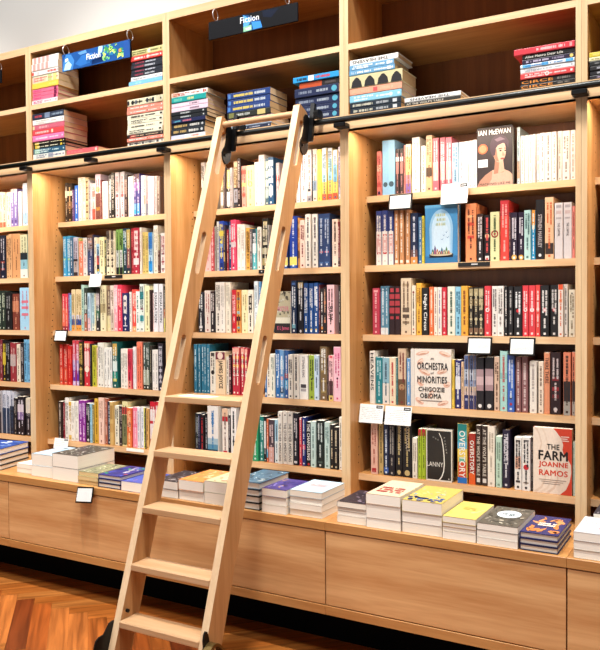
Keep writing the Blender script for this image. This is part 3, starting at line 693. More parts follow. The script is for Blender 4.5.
ROWS = """\
01 -435.4 28.0 199 129 179 f2e4c8 a08868 b85-100=e06848
01 -404.8 24.1 196 129 178 f0dcc4 a06048 b85-100=e06848
01 -378.2 35.2 194 129 181 f4e2d0 c08058
01 -338.9 23.7 208 140 178 8a7aba f0ecf4 b0-10=d8d0c0 b82-90=604890
01 -312.7 28.5 206 129 177 8a7aba f0ecf4 b0-10=d8d0c0 b82-90=604890
01 -282.0 25.9 191 129 181 f0eeec b0a8a8
!01 -251.4 45.1 234 139 186 d8e6f4 7898b8 b70-95=a8c8e8
!02 -415.3 46.8 242 153 162 1c2032 d8d8e0 b60-64=a04838 b76-80=a04838
02 -361.0 22.6 238 153 162 d8a878 704830
02 -335.7 24.9 245 153 156 daa878 704830
!02 -308.3 61.6 245 153 159 d89e6c 704830
!02 -243.0 58.3 237 153 156 a8c8b8 202828 b0-42=d8d8b0 b42-58=28343c b58-80=90c0d0 b80-100=ece4d8
03 -397.0 25.2 218 140 132 28342c c0c8b0
03 -369.3 27.6 217 140 132 28342c c0c8b0
!03 -339.4 44.7 208 140 133 1e1c1e a0a0a0
!03 -292.4 51.6 199 129 141 7a3c30 e0a080 b20-50=c07858
!03 -232.8 79.6 231 153 140 a4d2ec d06078 b30-36=d87888 b44-50=d87888 b60-66=d87888
04 -373.1 20.1 228 153 117 803038 d0a0a0
04 -350.6 29.9 228 153 117 201c1c d8c040 b30-60=d0b840
04 -318.3 34.6 220 140 110 1c181a a0a0a0
!04 -281.4 44.1 213 140 111 98343c e0b8b0 b30-60=b8a8a4
04 -235.0 26.7 205 129 115 ece0cc 807060
04 -205.7 24.1 214 140 116 2a2428 b0a8a8
04 -178.8 21.6 231 153 117 78b8e0 204868
04 -154.8 23.8 231 153 118 78b8e0 204868
05 -354.3 25.0 231 153 86 b8b4b8 504c54 b50-100=302c38
05 -326.8 29.8 233 153 92 d8dce8 405070 b40-100=2a3850
05 -294.6 24.6 234 153 93 d8dce8 405070 b40-100=2a3850
05 -267.5 34.2 232 153 91 c8ccd8 405070 b34-100=242a38
05 -231.7 24.3 199 129 87 201c20 a09890
05 -204.8 26.5 208 140 90 262026 e8e0e8 b20-40=e0d0d8 b40-60=8a70a0
05 -175.8 24.0 210 140 86 262026 e8e0e8 b20-40=e0d0d8 b40-60=8a70a0
05 -147.3 35.7 203 129 96 2c2428 d0c8cc b0-40=e8dcc0
11 73.3 17.7 208 129 186 3a342c d8c8b0 b20-38=f0dcc0
11 93.1 38.0 203 129 182 2c221c d8b880 b20-32=f0dcc0 b48-66=806048
11 131.9 9.4 167 111 180 6a4a80 e0d0e8
11 143.3 25.3 189 129 186 2a70d4 f0f4ff
11 173.0 25.1 228 142 183 f6eedc b8a890
11 199.6 20.0 228 139 186 f4ecd8 a89888
11 220.9 23.4 224 139 186 dcc494 806030 b8-12=5a4428 b22-26=5a4428 b36-40=806030 b50-54=5a4428 b64-68=806030 b78-82=5a4428
11 245.5 14.1 209 140 182 a8a4a4 504c50
11 260.8 9.9 192 129 181 e0c8d4 a06880
11 272.0 22.4 188 129 183 f0d9d0 a04030 b70-100=e0604c b20-36=e8a090
!11 296.7 35.5 232 144 181 ead0dc 603838 b42-100=7a4a40 d34r46=f0d890 b72-80=c09040
11 333.0 9.7 201 129 178 80403c e0b0a0
11 345.4 36.4 192 129 180 f4ece0 b8a898
11 385.1 20.5 224 140 185 3c3836 f0ece8 b24-80=a8a4a0
11 407.7 25.7 230 148 177 221d18 c8c0b0 d55r20=c8c0b0
11 436.2 27.6 229 148 177 c8c1c6 d05848 b22-46=c0a8a8 b56-80=e4e0e6 b48-54=686068
11 465.2 27.4 230 142 183 c8c1c6 d05848 b22-46=c0a8a8 b56-80=e4e0e6 b48-54=686068
11 494.3 21.9 212 140 179 3c2c2c b09080
!11 518.7 33.6 202 129 182 f4efe8 a8a098
11 554.4 17.6 212 140 182 4a4488 d8c8e0 b0-20=5a3438 b20-40=9a6aa8 b70-95=40b0f0
11 574.1 22.7 212 140 180 4a4488 d8c8e0 b0-20=5a3438 b20-40=9a6aa8 b70-95=40b0f0
11 597.9 21.3 200 129 187 f2f0f0 7890b0
11 620.5 14.8 198 129 179 c8ccce 70787c b50-70=e0b8a0
11 636.6 12.8 195 129 181 d8b0b0 806068 b70-100=8890a0
!11 651.2 35.0 190 129 179 f2ecee c8b8b8
11 688.2 13.9 190 129 183 f0c8c8 b07078
11 703.9 22.6 186 129 179 7a685e c8b8a8 b0-100=8a7468 d60r14=382c28
12 84.0 22.7 211 140 157 3c9cca d8f0f4 b55-60=a8d8a0
12 108.3 24.8 212 140 162 3c9cca d8f0f4 b55-60=a8d8a0
12 134.4 20.3 206 129 157 3a6a8a d0dce4 b60-100=2a4a68
12 156.1 31.0 202 129 160 c8c2d2 302c34 b56-100=2c2428 b62-90=a89c98
12 188.5 12.9 198 129 163 b0a860 504c28
12 202.5 27.1 179 111 154 e87a5c f8e0d0
12 231.3 26.9 195 129 154 d4d2cc 605c60 b50-80=e8c8c4
!12 259.9 38.6 209 140 156 30304c c8c4d0 b0-34=6a4c3c b14-20=d09878 b42-90=384870
12 301.7 16.0 195 129 162 f0e4ca 786858
12 318.5 22.9 161 111 160 a8d0ea 304868 b38-66=d85a4c b66-88=3c2c20 d84r30=e0c040
12 344.0 32.3 194 129 156 f0e4b2 605c40
12 377.5 12.3 178 111 157 4a5044 e0d880
12 393.3 23.8 223 153 155 ede1c2 403830 b0-20=5a4c44 d20r24=e8e4dc b50-54=605040 b64-68=605040 b78-82=605040
12 418.4 23.0 221 140 158 ede1c2 403830 b0-20=5a4c44 d20r24=e8e4dc b50-54=605040 b64-68=605040 b78-82=605040
12 442.1 7.4 185 129 154 ede1c2 403830
12 452.3 19.4 227 153 161 7ca254 203018 b46-84=c8ccc8 b84-100=202024
12 473.1 22.0 228 153 163 7ca254 203018 b46-84=c8ccc8 b84-100=202024
12 496.4 24.5 230 153 164 285c6a d8e8e8 b0-10=18384a b54-100=1c3440
12 522.2 25.6 223 153 161 4a4844 e0d8b0 b0-42=b09c58 b42-86=8a5050 b86-100=282c38
12 549.8 22.2 227 153 164 8c1c26 c86060 b0-100=901e28
!12 573.4 36.9 227 153 154 aa2a3c f6e4e0 b6-12=e8c8c8 b18-24=e8c8c8 b30-36=e8c8c8 b42-48=e8c8c8 b54-60=e8c8c8 b66-80=e8d0d0
12 611.7 11.6 228 153 157 e8dcd0 806860
12 624.2 17.3 205 129 164 d4bc70 806838
12 642.8 21.7 204 129 162 d8c070 806838
12 666.3 26.0 201 129 158 b8dcf0 3060a0 b0-40=3880c8 b70-95=2890d8
12 694.1 27.0 233 153 164 f0ebda b0a890
12 722.3 15.6 186 129 160 5a3830 d8c0b0 b0-40=b0a880
12 740.0 28.6 194 129 162 efe9e4 b05858 b30-34=b08088 b50-54=805868 b70-74=b04858 b88-92=806870
13 95.7 21.9 193 129 134 da3a4a f8c0b8 b40-88=e87058 b88-100=8a2030
13 119.1 18.9 192 129 133 da3a4a f8c0b8 b40-88=e87058 b88-100=8a2030
13 139.5 10.9 197 129 135 6a4a88 d0c0e0
13 151.7 9.4 187 129 132 80b8d8 406080
13 163.0 23.7 215 140 135 dcc69a 907840 b62-72=c8c4d0 b72-86=30488c b86-100=e09848
13 188.2 21.5 215 140 141 dcc69a 907840 b62-72=c8c4d0 b72-86=30488c b86-100=e09848
13 211.1 23.5 214 140 134 dcc69a 907840 b62-72=c8c4d0 b72-86=30488c b86-100=e09848
13 237.8 17.7 237 153 131 a8c8ba 507068
13 256.6 21.8 221 140 131 343c34 d0d8d0 b60-100=b06048 b40-50=a8b8a8
13 279.3 20.3 195 129 132 b8d0de 507088 b66-100=f0c0c4
13 301.0 21.6 195 129 139 b8d4d8 507088 b80-100=d8e0d0
13 323.9 9.7 192 129 135 ece0b8 807850
13 335.5 26.2 220 140 134 2c2a2a e8e4e0 b14-40=a8888c b50-70=406850
!13 368.1 37.5 232 153 132 e2d7ac 504838 b40-60=a89870 b64-100=e6dcb4
13 406.9 24.4 231 153 141 8c6c52 e0d0b0 b10-66=5a3c34 b66-100=d8cc98
13 433.3 24.9 230 153 135 e6d4c4 806050 b60-100=c8b8a8
13 459.6 24.7 232 153 133 f4a2aa f8e4e4 b20-50=f0b8bc
13 485.6 29.2 232 153 131 da3a52 f8c8c8 d43r30=e88878
!13 516.1 41.4 191 129 131 22285c e8dcd0 d12r30=e8dcd0 d29r28=e4d4c4 d48r26=e8dcd0 d66r20=e8dcd0 b84-87=c8c4d0
13 562.8 11.7 196 129 132 f0ece6 404040
13 576.0 27.9 208 129 138 e84e42 f8d8c8 b52-58=f0b0a0 b88-100=f0a870
13 605.0 23.2 198 129 132 eef0ea 408070
13 630.7 26.2 233 153 131 e2eae0 304848 b16-32=30a0a8 b50-54=a06878 b66-78=48a8b0
!13 658.0 31.1 224 153 136 f0e9ba 807848
13 690.0 8.8 204 129 133 3c2828 b09080
13 703.7 12.6 189 129 142 f0c8c4 804848
13 718.1 27.5 232 153 132 eeedf0 282830 x18-80=404048:EXHALATION n
13 746.8 25.4 231 153 136 eeedf0 282830 x18-80=404048:EXHALATION n
13 773.3 11.1 221 140 139 3a3a34 d8d0c0 b50-70=c07850 b70-100=d8d468
14 94.0 24.1 211 140 113 c83029 f8b0a0 b60-100=e05a40 b90-93=802018
14 119.6 23.3 211 140 119 c83029 f8b0a0 b60-100=e05a40 b90-93=802018
14 152.8 28.1 204 129 113 c81e1e e87868 b40-44=d84840
14 190.8 22.9 233 153 111 b03858 f0d0e0 b0-30=d04850 b30-44=d87890 b44-66=a898c8 b66-90=6a3098 b90-100=c0b0d8
14 215.1 20.6 233 153 113 b03858 f0d0e0 b0-30=d04850 b30-44=d87890 b44-66=a898c8 b66-90=6a3098 b90-100=c0b0d8
14 237.6 29.6 226 153 108 2c2114 d0b060 b4-8=c8a050 b14-18=c8a050 b30-50=6a5028 b60-64=d0a050 b74-96=504020
!14 270.8 38.4 229 153 113 ca303a f4e4dc b4-14=e0a880 b22-56=e8b8b0 d62r44=f0e0c8
14 311.1 8.3 217 140 111 2a2428 a09890
14 321.4 29.0 210 140 118 bab83a 605c18 d92r16=505020
14 351.6 11.0 197 129 117 ecc49c 906840
14 364.4 23.2 223 153 113 e9e5d9 686460
14 389.7 18.4 223 153 108 e9e5d9 686460
14 410.3 18.3 199 129 111 ebe8e0 989490
14 429.9 18.2 199 129 111 ebe8e0 989490
14 449.4 12.1 199 129 110 e8e4e0 808080
!14 465.3 34.6 230 153 111 1a5c58 e8ece0 b4-30=c8a050 b42-64=d8e4e0 b66-80=208878 b80-86=d8c850
14 514.6 26.3 196 129 118 efe8db b0a498
14 542.2 23.5 196 129 110 efe8db b0a498
14 567.7 24.0 197 129 109 da3c52 501020 b80-100=e89080
14 593.8 12.3 207 129 118 f0ecec c0b8bc
14 607.3 9.0 208 140 114 f2eeee c0b8bc
14 618.0 19.2 232 153 119 f08264 a04030 d20r12=603020 d40r12=603020 d55r12=603020
14 638.5 19.1 232 153 112 f08264 a04030 d20r12=603020 d40r12=603020 d55r12=603020
14 659.5 18.4 230 153 118 3a4a42 e8ece4 b54-100=282c24 b58-90=a8ac98
14 679.2 22.1 231 153 115 3a4a42 e8ece4 b54-100=282c24 b58-90=a8ac98
14 702.2 11.3 214 140 117 2a241e a09880
14 718.9 17.5 195 129 116 f0e9e1 a09890
14 737.6 18.6 195 129 113 f0e9e1 a09890
!14 760.4 30.8 227 153 109 36323c d8d4dc b6-10=b8b4bc b16-22=c8c4cc b28-34=a8a4ac b40-48=c0bcc4 b54-60=a8a4b0 b68-74=b0acb4 b80-84=98949c
15 103.7 29.2 199 129 88 2a1e1c c8b8a8
15 134.2 10.9 192 129 95 902030 e0b0a8
15 147.7 24.5 219 140 95 ece5dc 706860 d52r16=a03040
15 173.3 22.9 200 129 95 efe8dc c09840 b0-10=e0b040 b86-98=e8c060
15 197.7 22.1 201 129 89 efe9df b8b0a4
15 221.2 22.7 203 129 93 efe9df b8b0a4
15 245.4 25.3 212 140 94 8c2a94 e8c8ec d80r30=e0c0e0 d92r24=d8c0d8
15 272.2 22.4 213 140 92 8c2a94 e8c8ec d80r30=e0c0e0 d92r24=d8c0d8
15 296.4 28.5 199 129 94 251d20 c8c0c0 d94r26=e8e8e8
15 326.2 14.5 198 129 91 98c8e0 486878
15 342.0 12.4 194 129 92 908048 d8d0a0
15 356.3 29.4 225 153 93 d2a233 806010 b0-6=e0b850
!15 389.9 35.2 232 153 88 f4cdba a06850 d93r14=705040
15 426.4 14.8 229 153 95 b0624a e8c8b8 b60-80=d09078
15 442.3 22.8 215 140 96 2c3044 c0c4d0
15 467.1 22.0 216 140 86 d9b26c 503818 n b8-40=b08848 b50-70=c89c58
15 490.7 26.5 198 129 96 f0e9d2 403c38
15 519.1 20.4 197 129 96 2a2022 b8a8a0
!15 541.8 35.9 221 140 93 e6dca4 303820 b30-96=787850 b12-28=c84848
15 579.1 29.1 193 129 86 e86a3a f8d8a8 d43r46=a01c28 b70-100=ec8848
!15 609.5 34.0 197 129 95 f47e9a f8d4dc b50-100=f898b0
15 644.8 15.3 199 129 87 f0eef4 9098b0
15 661.3 17.1 200 129 96 f0eef4 9098b0
15 679.6 13.2 198 129 93 e4dc68 607038
15 694.1 6.0 199 129 86 2a2420 a09080
15 701.0 15.7 197 129 87 e0b068 805828
!15 720.9 33.6 230 153 92 ca2232 f4f0ec b16-40=f0d8d4 b46-78=f0dcd8
15 755.7 21.0 232 153 92 ca2232 f4f0ec b16-40=f0d8d4 b46-78=f0dcd8
21 970.6 20.3 228 140 185 f0ece8 40383c b52-70=403a44
21 996.3 23.2 226 138 187 f2e6d8 807060
21 1085.9 18.2 194 129 179 8a8062 e8e4d0 b0-48=d0b878 b60-92=e8e4dc
21 1105.5 6.8 190 129 176 6a5c5c c0b0a8
21 1116.0 23.2 187 129 187 2e2420 e8e0d0 b4-50=d8c074 b58-94=f0ece4
21 1140.8 14.2 186 129 177 b8b0b0 706868
21 1156.8 23.7 215 139 186 e8c89c 604828 b56-100=343a48 b60-88=a8a8b4
21 1182.1 18.4 225 147 178 2e1e1c d8c8c0
21 1200.9 25.6 189 129 185 f0a292 c05848 b10-20=e05848 b40-50=f4cc80 b66-74=e05848
!21 1228.0 41.3 189 129 185 f8e2ac d0a860 d45r30=d8a868 d45r20=f8e2ac
21 1270.9 23.7 200 129 186 f4f2ee a8a4a8 d92r14=404858
!21 1296.4 30.6 229 143 182 f6f3ee b8b0a8
21 1328.3 19.1 211 139 186 56707a dce4d8 b6-20=b8c8b8 b26-40=c8d0b8 b46-60=c8d4c4 b66-84=a8c0b8
!21 1349.5 26.7 213 140 179 285680 f0f0ec b6-18=d0d8dc b24-38=e0e4e0 b44-54=c8d4dc b60-80=d8e0e4
21 1386.4 18.1 186 129 184 a89a9c d8d0d0 b30-45=d05048
21 1493.2 18.2 211 140 180 f2eeec 8a8488
!21 1513.4 29.4 211 139 186 f2eeec 605860
!21 1545.0 21.9 227 140 185 f2e6de 48404a b75-80=303440 b88-100=a8a4ac
21 1568.2 6.0 227 143 182 302c30 a0a0a0
!21 1574.9 21.1 226 143 182 f0dcd0 48404a b60-80=8aa0b8
!21 1600.5 20.9 221 140 177 f4e05c b09838 d96r20=606040
!21 1622.7 23.3 224 148 177 f0d46c 506878 b0-45=d4e0ea b45-65=a8d4e0 b88-100=e06048 d95r16=f0c060
!21 1647.4 23.8 223 142 183 f0d46c 506878 b0-20=d4dcea b20-62=90cce4 b88-100=e06048 d95r16=f0c060
!21 1672.4 23.6 212 140 182 f0d46c 506878 b0-30=c8dcec b30-64=78b8d8 b86-100=e05c40
21 1697.4 11.4 224 139 186 e4e0ec 302848 b20-90=b8b0cc
22 1007.2 37.7 192 129 160 f2bab6 d89090
22 1046.7 17.6 203 129 155 c2424a f0c0c0 b10-16=f0b8b8 b34-40=f0b8b8 b58-64=f0b8b8 b82-88=f0b8b8
22 1065.8 7.6 208 140 157 a09890 403838
22 1075.2 13.6 229 153 162 d2d2ca 504c50
!22 1090.4 26.4 230 153 159 2848aa e8d850 b20-30=e0d060 b8-12=6090d0 b46-54=88a8e0 b64-72=c8d4e8 b84-92=183078 d42r30=e8dc60
22 1118.1 10.5 211 140 153 3a3440 d0b060 b60-80=c8a860
22 1129.8 12.0 189 129 163 a02a34 e8c0b0
22 1143.7 14.9 225 153 162 28426c e8ecf0
!22 1160.1 28.8 231 153 154 e8486a f8e0e4 b44-54=d8c8cc d92r20=601828
22 1191.6 20.5 210 140 159 f2ece2 c0b4a8
22 1213.6 20.4 208 140 158 f2ece2 c0b4a8
22 1238.2 21.0 191 129 162 ecb252 604020 d64r26=403024
22 1260.6 14.4 185 111 157 6a5c5a d8d0cc
22 1276.5 21.5 184 111 156 5ab2b8 f0f4f4 b0-36=304048 b36-60=d8e4e4
22 1300.2 21.3 191 129 159 efe6d8 807868
!22 1323.3 33.8 228 153 164 2a2620 d8d0b8 b6-14=b8a878 b22-34=807858 b46-52=d8d0b0 b58-70=b0a888 b78-92=a09060
22 1358.3 8.4 197 129 154 a09c98 505050
22 1441.7 21.2 221 140 155 1c2c62 f0f0f0 b78-94=ecd870 b94-100=3060b0
!22 1468.4 38.5 228 153 160 2040a2 e8ecf4 b78-94=ecd870 b94-100=3060b0
22 1508.9 11.4 220 140 163 c88a4a 402818 b12-20=e8c080 b40-50=e8b070 b66-80=704828
!22 1521.5 24.7 209 140 159 f2d9ca 803030 d55r16=b03030
!22 1548.4 27.8 232 153 158 f0ece2 58505a d8r24=a08888 d85r16=504850
!22 1580.8 26.8 231 153 163 f0ece2 58505a d8r24=a08888 d85r16=504850
!22 1612.2 27.2 229 153 162 283e6a b8c4d8 b8-11=486898 b20-23=486898 b70-73=c06878 b90-93=486898
!22 1641.4 30.9 228 153 154 283e6a b8c4d8 b8-11=486898 b20-23=486898 b70-73=c06878 b90-93=486898
!22 1677.2 29.3 203 129 163 f4ddca 50342c d8r16=a85040
22 1708.3 10.1 191 129 156 7a2a2c e8d0c8 b80-100=302428
!23 985.5 30.2 189 129 134 20242e e8ecec b84-90=d8d8d8
!23 1018.1 34.5 195 129 140 ece0d6 a84848
23 1054.9 24.3 191 129 135 221e22 e8e4e0 b0-50=3a2424
!23 1081.2 30.2 232 153 139 ece6da 302820
!23 1112.9 23.9 232 153 132 eee8de b8b0a8
!23 1138.3 26.7 231 153 140 ece0cc b0a898
23 1177.9 23.5 195 129 132 c22232 f4c0bc d93r22=f0d0d0
23 1202.9 23.3 195 129 132 e0964a 803020 b5-12=d05838 b18-24=48a0a8 b34-42=f0c860 b50-56=88c4c8 b62-72=2a2424 b76-80=e0a050 b86-90=60b0b8
!23 1228.4 33.3 194 129 136 f4e5b4 a89868
!23 1263.9 27.2 194 129 134 f2e8d4 302824 b14-18=403830 b30-34=403830 b42-46=403830
23 1295.8 19.9 232 153 137 e8eef0 a8b8c0
23 1318.5 11.3 229 153 141 5a92c2 f0f0f0
!23 1407.7 79.1 184 0 130 F mister
!23 1487.2 27.2 230 153 138 22304e f0f4f8 b82-90=78b0c0 b4-8=4868a0
!23 1525.1 27.2 230 153 131 1c1c24 e8e8e8 b4-14=c0a878 b20-28=807868 d96r20=d8d0d0
!23 1552.9 21.8 218 140 134 1f4a88 f0f4f8 d92r24=e0c870
!23 1576.6 22.3 217 140 137 1f4a88 f0f4f8 d92r24=e0c870
!23 1601.5 21.4 218 140 136 1f4a88 f0f4f8 d92r24=e0c870
23 1624.2 7.1 210 140 138 4a1a26 c09090
23 1632.5 16.8 193 129 136 221e20 f0ece8 b84-90=d08848
23 1650.6 14.1 199 129 131 221c1e d0a080 b30-36=d07040 b70-76=d07040
!23 1666.7 35.0 208 140 133 f2c2c6 282024 x44-72=282024:BABY
23 1718.0 10.1 203 129 140 26201f d0c8c0
24 973.6 18.6 227 153 112 2a7898 c8e4ec b22-25=184a68
24 993.8 16.2 227 153 116 2a7898 c8e4ec b22-25=184a68
24 1011.6 16.2 228 153 119 2a7898 c8e4ec b22-25=184a68
24 1029.2 14.5 227 153 115 2a7898 c8e4ec b22-25=184a68
24 1045.3 16.8 228 153 115 2a7898 c8e4ec b22-25=184a68
!24 1063.9 31.8 193 129 115 e9e5d6 504c44 d49r34=181818 b2-10=484440
!24 1098.0 53.8 194 129 111 edd2ac 3a2420 b0-18=702838 d9r30=e8d0c0 x20-86=402820:JAMES_JOYCE n
24 1153.0 15.5 172 111 118 e8dccc 504038
24 1170.8 13.3 182 111 113 321a1e e0a0a0 b55-62=e8d8d0
24 1187.4 21.2 217 140 118 c23042 f8e8d8 b2-14=e8a898 b18-24=ecc040 b26-32=241c1c b36-42=ecc040 b48-54=241c1c b57-60=e8dcd0
24 1210.1 21.1 218 140 111 c23042 f8e8d8 b2-14=e8a898 b18-24=ecc040 b26-32=241c1c b36-42=ecc040 b48-54=241c1c b57-60=e8dcd0
24 1233.3 19.5 217 140 118 c23042 f8e8d8 b2-14=e8a898 b18-24=ecc040 b26-32=241c1c b36-42=ecc040 b48-54=241c1c b57-60=e8dcd0
24 1254.3 16.5 214 140 117 c23042 f8e8d8 b2-14=e8a898 b18-24=ecc040 b26-32=241c1c b36-42=ecc040 b48-54=241c1c b57-60=e8dcd0
24 1362.9 10.5 163 111 115 2a70b2 f0f0f0 b88-94=e8ecf0
24 1375.0 20.1 190 129 113 f0e9da 786858 d70r14=c04040
24 1396.5 20.0 190 129 110 ece8d8 708078 d70r14=c04040
!24 1418.1 23.3 210 140 116 2a68aa d8e4f0 b0-8=184880 d57r26=d8e8f0
24 1442.7 21.1 209 140 112 6a9aca f0f4f8 b20-40=a8c8e0 b55-62=c05860 b78-90=38506e
24 1465.1 18.9 208 129 115 2a5a9c e8ecf4 b48-58=a04858 b62-80=60a8d0
!24 1486.6 23.5 191 129 109 f2ece0 48484c d94r10=404040
!24 1514.1 25.3 192 129 109 f2ece0 48484c d94r10=404040
!24 1542.0 41.5 191 129 110 f0ede6 8a8488 x4-50=8a8488:STEPHEN_KING n b66-74=48444a b76-82=a8a4a4
!24 1585.5 27.4 191 129 117 9cb242 404820 d54r16=202020
!24 1614.8 22.6 192 129 110 c8dcee 506880 d54r18=a04858
!24 1638.9 34.6 228 153 118 7a6242 f0ece4 b26-30=b09860 b44-48=a08850 b62-66=b09860 b82-86=a08850 x4-20=f0ece4:LANDS
24 1674.4 6.0 183 111 112 3a2a2a a09080
!24 1682.1 23.4 192 129 114 f2c2c4 603040 b0-6=e06068 b56-88=403028 b88-100=d8c070
!24 1707.7 33.9 229 153 112 f4c6d2 c84878 b2-22=f0a8c0 d58r14=302028
25 992.4 20.1 191 129 92 20282a b0b8b8
25 1014.0 9.2 192 129 86 1c2448 c0c8e0
25 1024.7 18.4 186 129 90 261a1e d03038
25 1044.6 17.5 194 129 96 1e1e22 b0b0b4
!25 1067.1 60.1 230 153 87 eee9e2 2c80c0 b64-76=a8c0cc b76-86=5a90ac b86-100=1c485e x8-36=2c78b8:THE_END
!25 1145.7 33.2 222 140 92 f0e8de 806860 b0-16=e8c0a0 b16-26=b82430 b86-94=b82430
25 1181.5 11.7 196 129 89 302a30 c8c0c0
!25 1195.8 29.8 228 153 89 eeeae6 202428 d66r20=303030
25 1295.9 16.0 160 111 86 f2c4c2 c07070
25 1314.0 28.2 201 129 86 2a9c6c d8f0e4 d85r16=e0f0e8
25 1344.8 21.8 199 129 96 1f7a72 c8ece8 d85r16=e0f0e8
25 1368.4 13.0 200 129 94 1c1c20 f0f0f0 b10-70=d0d0d0
25 1383.0 8.7 190 129 94 d8683c f8e8d8 b70-90=58a0c8
!25 1393.3 28.4 188 129 94 4a3c46 d8c0c0 b64-100=d0a098
25 1423.4 19.6 190 129 96 a8d0e4 485868 b50-100=d8e4e8
!25 1445.9 21.2 227 153 87 efe8de 302c30 x22-95=403c40:THE_OTHER_AMERICANS n d7r20=504c50
!25 1468.8 21.9 229 153 92 efe8de 302c30 x22-95=403c40:THE_OTHER_AMERICANS n d7r20=504c50
!25 1492.4 25.1 230 153 91 efe8de 302c30 x22-95=403c40:THE_OTHER_AMERICANS n d7r20=504c50
!25 1519.9 23.2 225 153 92 1a1c2a e0dce0 b92-96=e8e8e8
25 1547.1 13.2 206 129 96 d8404c f4e0dc b0-5=f0f0f0
25 1561.9 18.0 209 140 94 1c2c6e e8ecf4 b56-66=c84868
!25 1581.4 24.4 190 129 96 1c1a1c f2f0ec x4-86=f2f0ec:THE_CHANGELING n d95r24=c03038
!25 1608.2 24.2 195 129 87 c4dcd6 708884
!25 1634.1 35.2 201 129 92 1c2422 d0d8d4 b12-16=485854 b86-90=485854
!25 1671.6 24.5 196 129 93 c4dcd6 708884
25 1697.7 18.1 187 129 93 201c1c d8c8a8 d94r22=e0c080
25 1717.2 18.8 178 111 92 201c1c d8c8a8 d94r22=e0c080
25 1740.2 14.0 221 140 94 eee6d8 908070
!31 1879.2 19.8 183 111 180 df7a70 5a2030 b30-45=f0b8a0 b70-80=c05050 b90-97=503060
!31 1900.9 27.0 226 138 187 98ccf0 3a4048 n d80r40=486070
!31 1928.7 30.0 225 144 181 98ccf0 3a4048 n d80r40=486070
31 1961.0 16.9 186 129 183 443636 b08080 b0-18=2a2424 b18-28=e8e0dc b30-55=b08078
31 1978.8 16.0 186 129 186 443636 b08080 b0-18=2a2424 b18-28=e8e0dc b30-55=b08078
31 1996.4 8.8 197 129 184 d88c80 8a3038
!31 2006.8 23.8 199 129 180 ecd08c a06030 b0-25=f4e6d0 b62-80=c090a0 b80-100=8a6ab0
!31 2034.7 33.0 223 146 179 f4efe8 b8a898
!31 2073.7 18.7 185 111 180 f4ece2 a89888
!31 2093.3 25.5 225 142 183 ecba8c 6a4a30 b0-30=f0d0a8 b57-73=5a4a40
!31 2120.3 23.7 212 138 187 d66f7c f4d8d8 b45-80=f0b8b4
!31 2150.8 21.2 211 139 186 d66f7c f4d8d8 b45-80=f0b8b4
!31 2175.8 24.8 208 129 181 d66f7c f4d8d8 b45-80=f0b8b4
!31 2202.1 25.3 183 111 181 aed2ea 5a7a98
!31 2228.9 19.2 184 111 185 f2f2f0 98a0a8
!31 2249.6 17.6 183 111 180 f2f2f0 a8a8a8
!31 2268.7 16.1 184 111 181 f4f2ee a8a8a8
!31 2286.2 16.0 185 111 177 f4f2ee a8a8a8
!31 2303.6 137.0 226 0 175 F mcewan
31 2457.0 11.0 214 140 178 bccdd2 607880 b60-90=c89878
!31 2468.7 15.0 181 111 182 f3eee8 b0a898
31 2485.1 12.9 181 111 184 f3eee8 b0a898
31 2499.3 13.5 181 111 183 f3eee8 b0a898
31 2514.2 10.8 181 111 180 f3eee8 b0a898
31 2526.3 13.4 182 111 187 f3eee8 b0a898
!31 2541.0 16.7 183 111 183 f3eee8 8a8078
!31 2559.7 23.8 181 111 178 f3eee8 8a8078
!31 2584.8 17.1 181 111 177 f3eee8 8a8078
!31 2603.2 15.7 183 111 187 f3eee8 b0a898
!31 2620.1 26.5 182 111 187 f3eee8 8a8078
!31 2648.6 18.0 182 111 187 f3eee8 b0a898
!32 1883.2 25.5 223 153 160 2d3c7c e8e4dc b38-100=e8e2da b43-47=c03038 b76-80=c03038 b48-75=d8a8a4 d94r20=505060
!32 1911.2 26.1 223 153 157 2d3c7c e8e4dc b38-100=e8e2da b43-47=c03038 b76-80=c03038 b48-75=d8a8a4 d94r20=505060
!32 1940.5 23.4 221 140 154 2d3c7c e8e4dc b38-100=e8e2da b43-47=c03038 b76-80=c03038 b48-75=d8a8a4 d94r20=505060
!32 1966.3 18.4 221 140 156 c48a5c f4e8d8 b92-97=f4e8d8
!32 1988.7 17.5 221 140 156 c48a5c f4e8d8 b92-97=f4e8d8
!32 2011.0 19.0 220 140 164 c48a5c f4e8d8 b92-97=f4e8d8
!32 2033.1 31.3 205 129 163 1c2848 d8dce8 b72-86=6a4a48 b86-100=e08a48
32 2067.5 16.3 187 129 162 3f6f9c d8e4ec
32 2084.6 10.8 190 129 155 d8c444 303020
!32 2099.3 134.0 229 0 152 F cloche
!32 2263.7 42.1 225 153 156 e88c5c 5a2c20 b32-38=d04838 b55-60=d04838 b20-24=f0b080
!32 2308.2 24.4 182 111 157 241c1e e8e0e0 b0-40=3a2420
!32 2334.0 24.2 177 111 164 241a1c e05050 d45r40=e8d0a0 b88-96=e0dcd8
!32 2361.0 34.5 187 129 155 d8d6a2 4a5a38 d45r44=9a2a30 d45r28=d8d6a2 d45r14=9a2a30
!32 2397.0 32.7 228 153 162 e8443c f8b0a8 b0-25=b42a34
32 2431.0 6.2 182 111 161 4a2838 d8a890
!32 2438.6 24.0 180 111 159 281a30 e8e4ec d96r46=d8a850
!32 2464.0 22.5 180 111 164 281a30 e8e4ec d96r46=d8a850
!32 2488.5 24.3 185 129 156 b2d6d2 507070 d78r20=f4f4f0
!32 2514.1 15.4 184 111 159 2c90be f0f0f0 b0-30=d8943c b30-38=f0e0c0
!32 2531.5 30.5 221 140 155 1e1a1c b0aaa8 x25-80=c8c0c0:STEPHEN_MARKLEY d93r20=e0e0e0 n
!32 2564.7 31.5 227 153 154 ecc49c d86838 b74-92=3a2c28
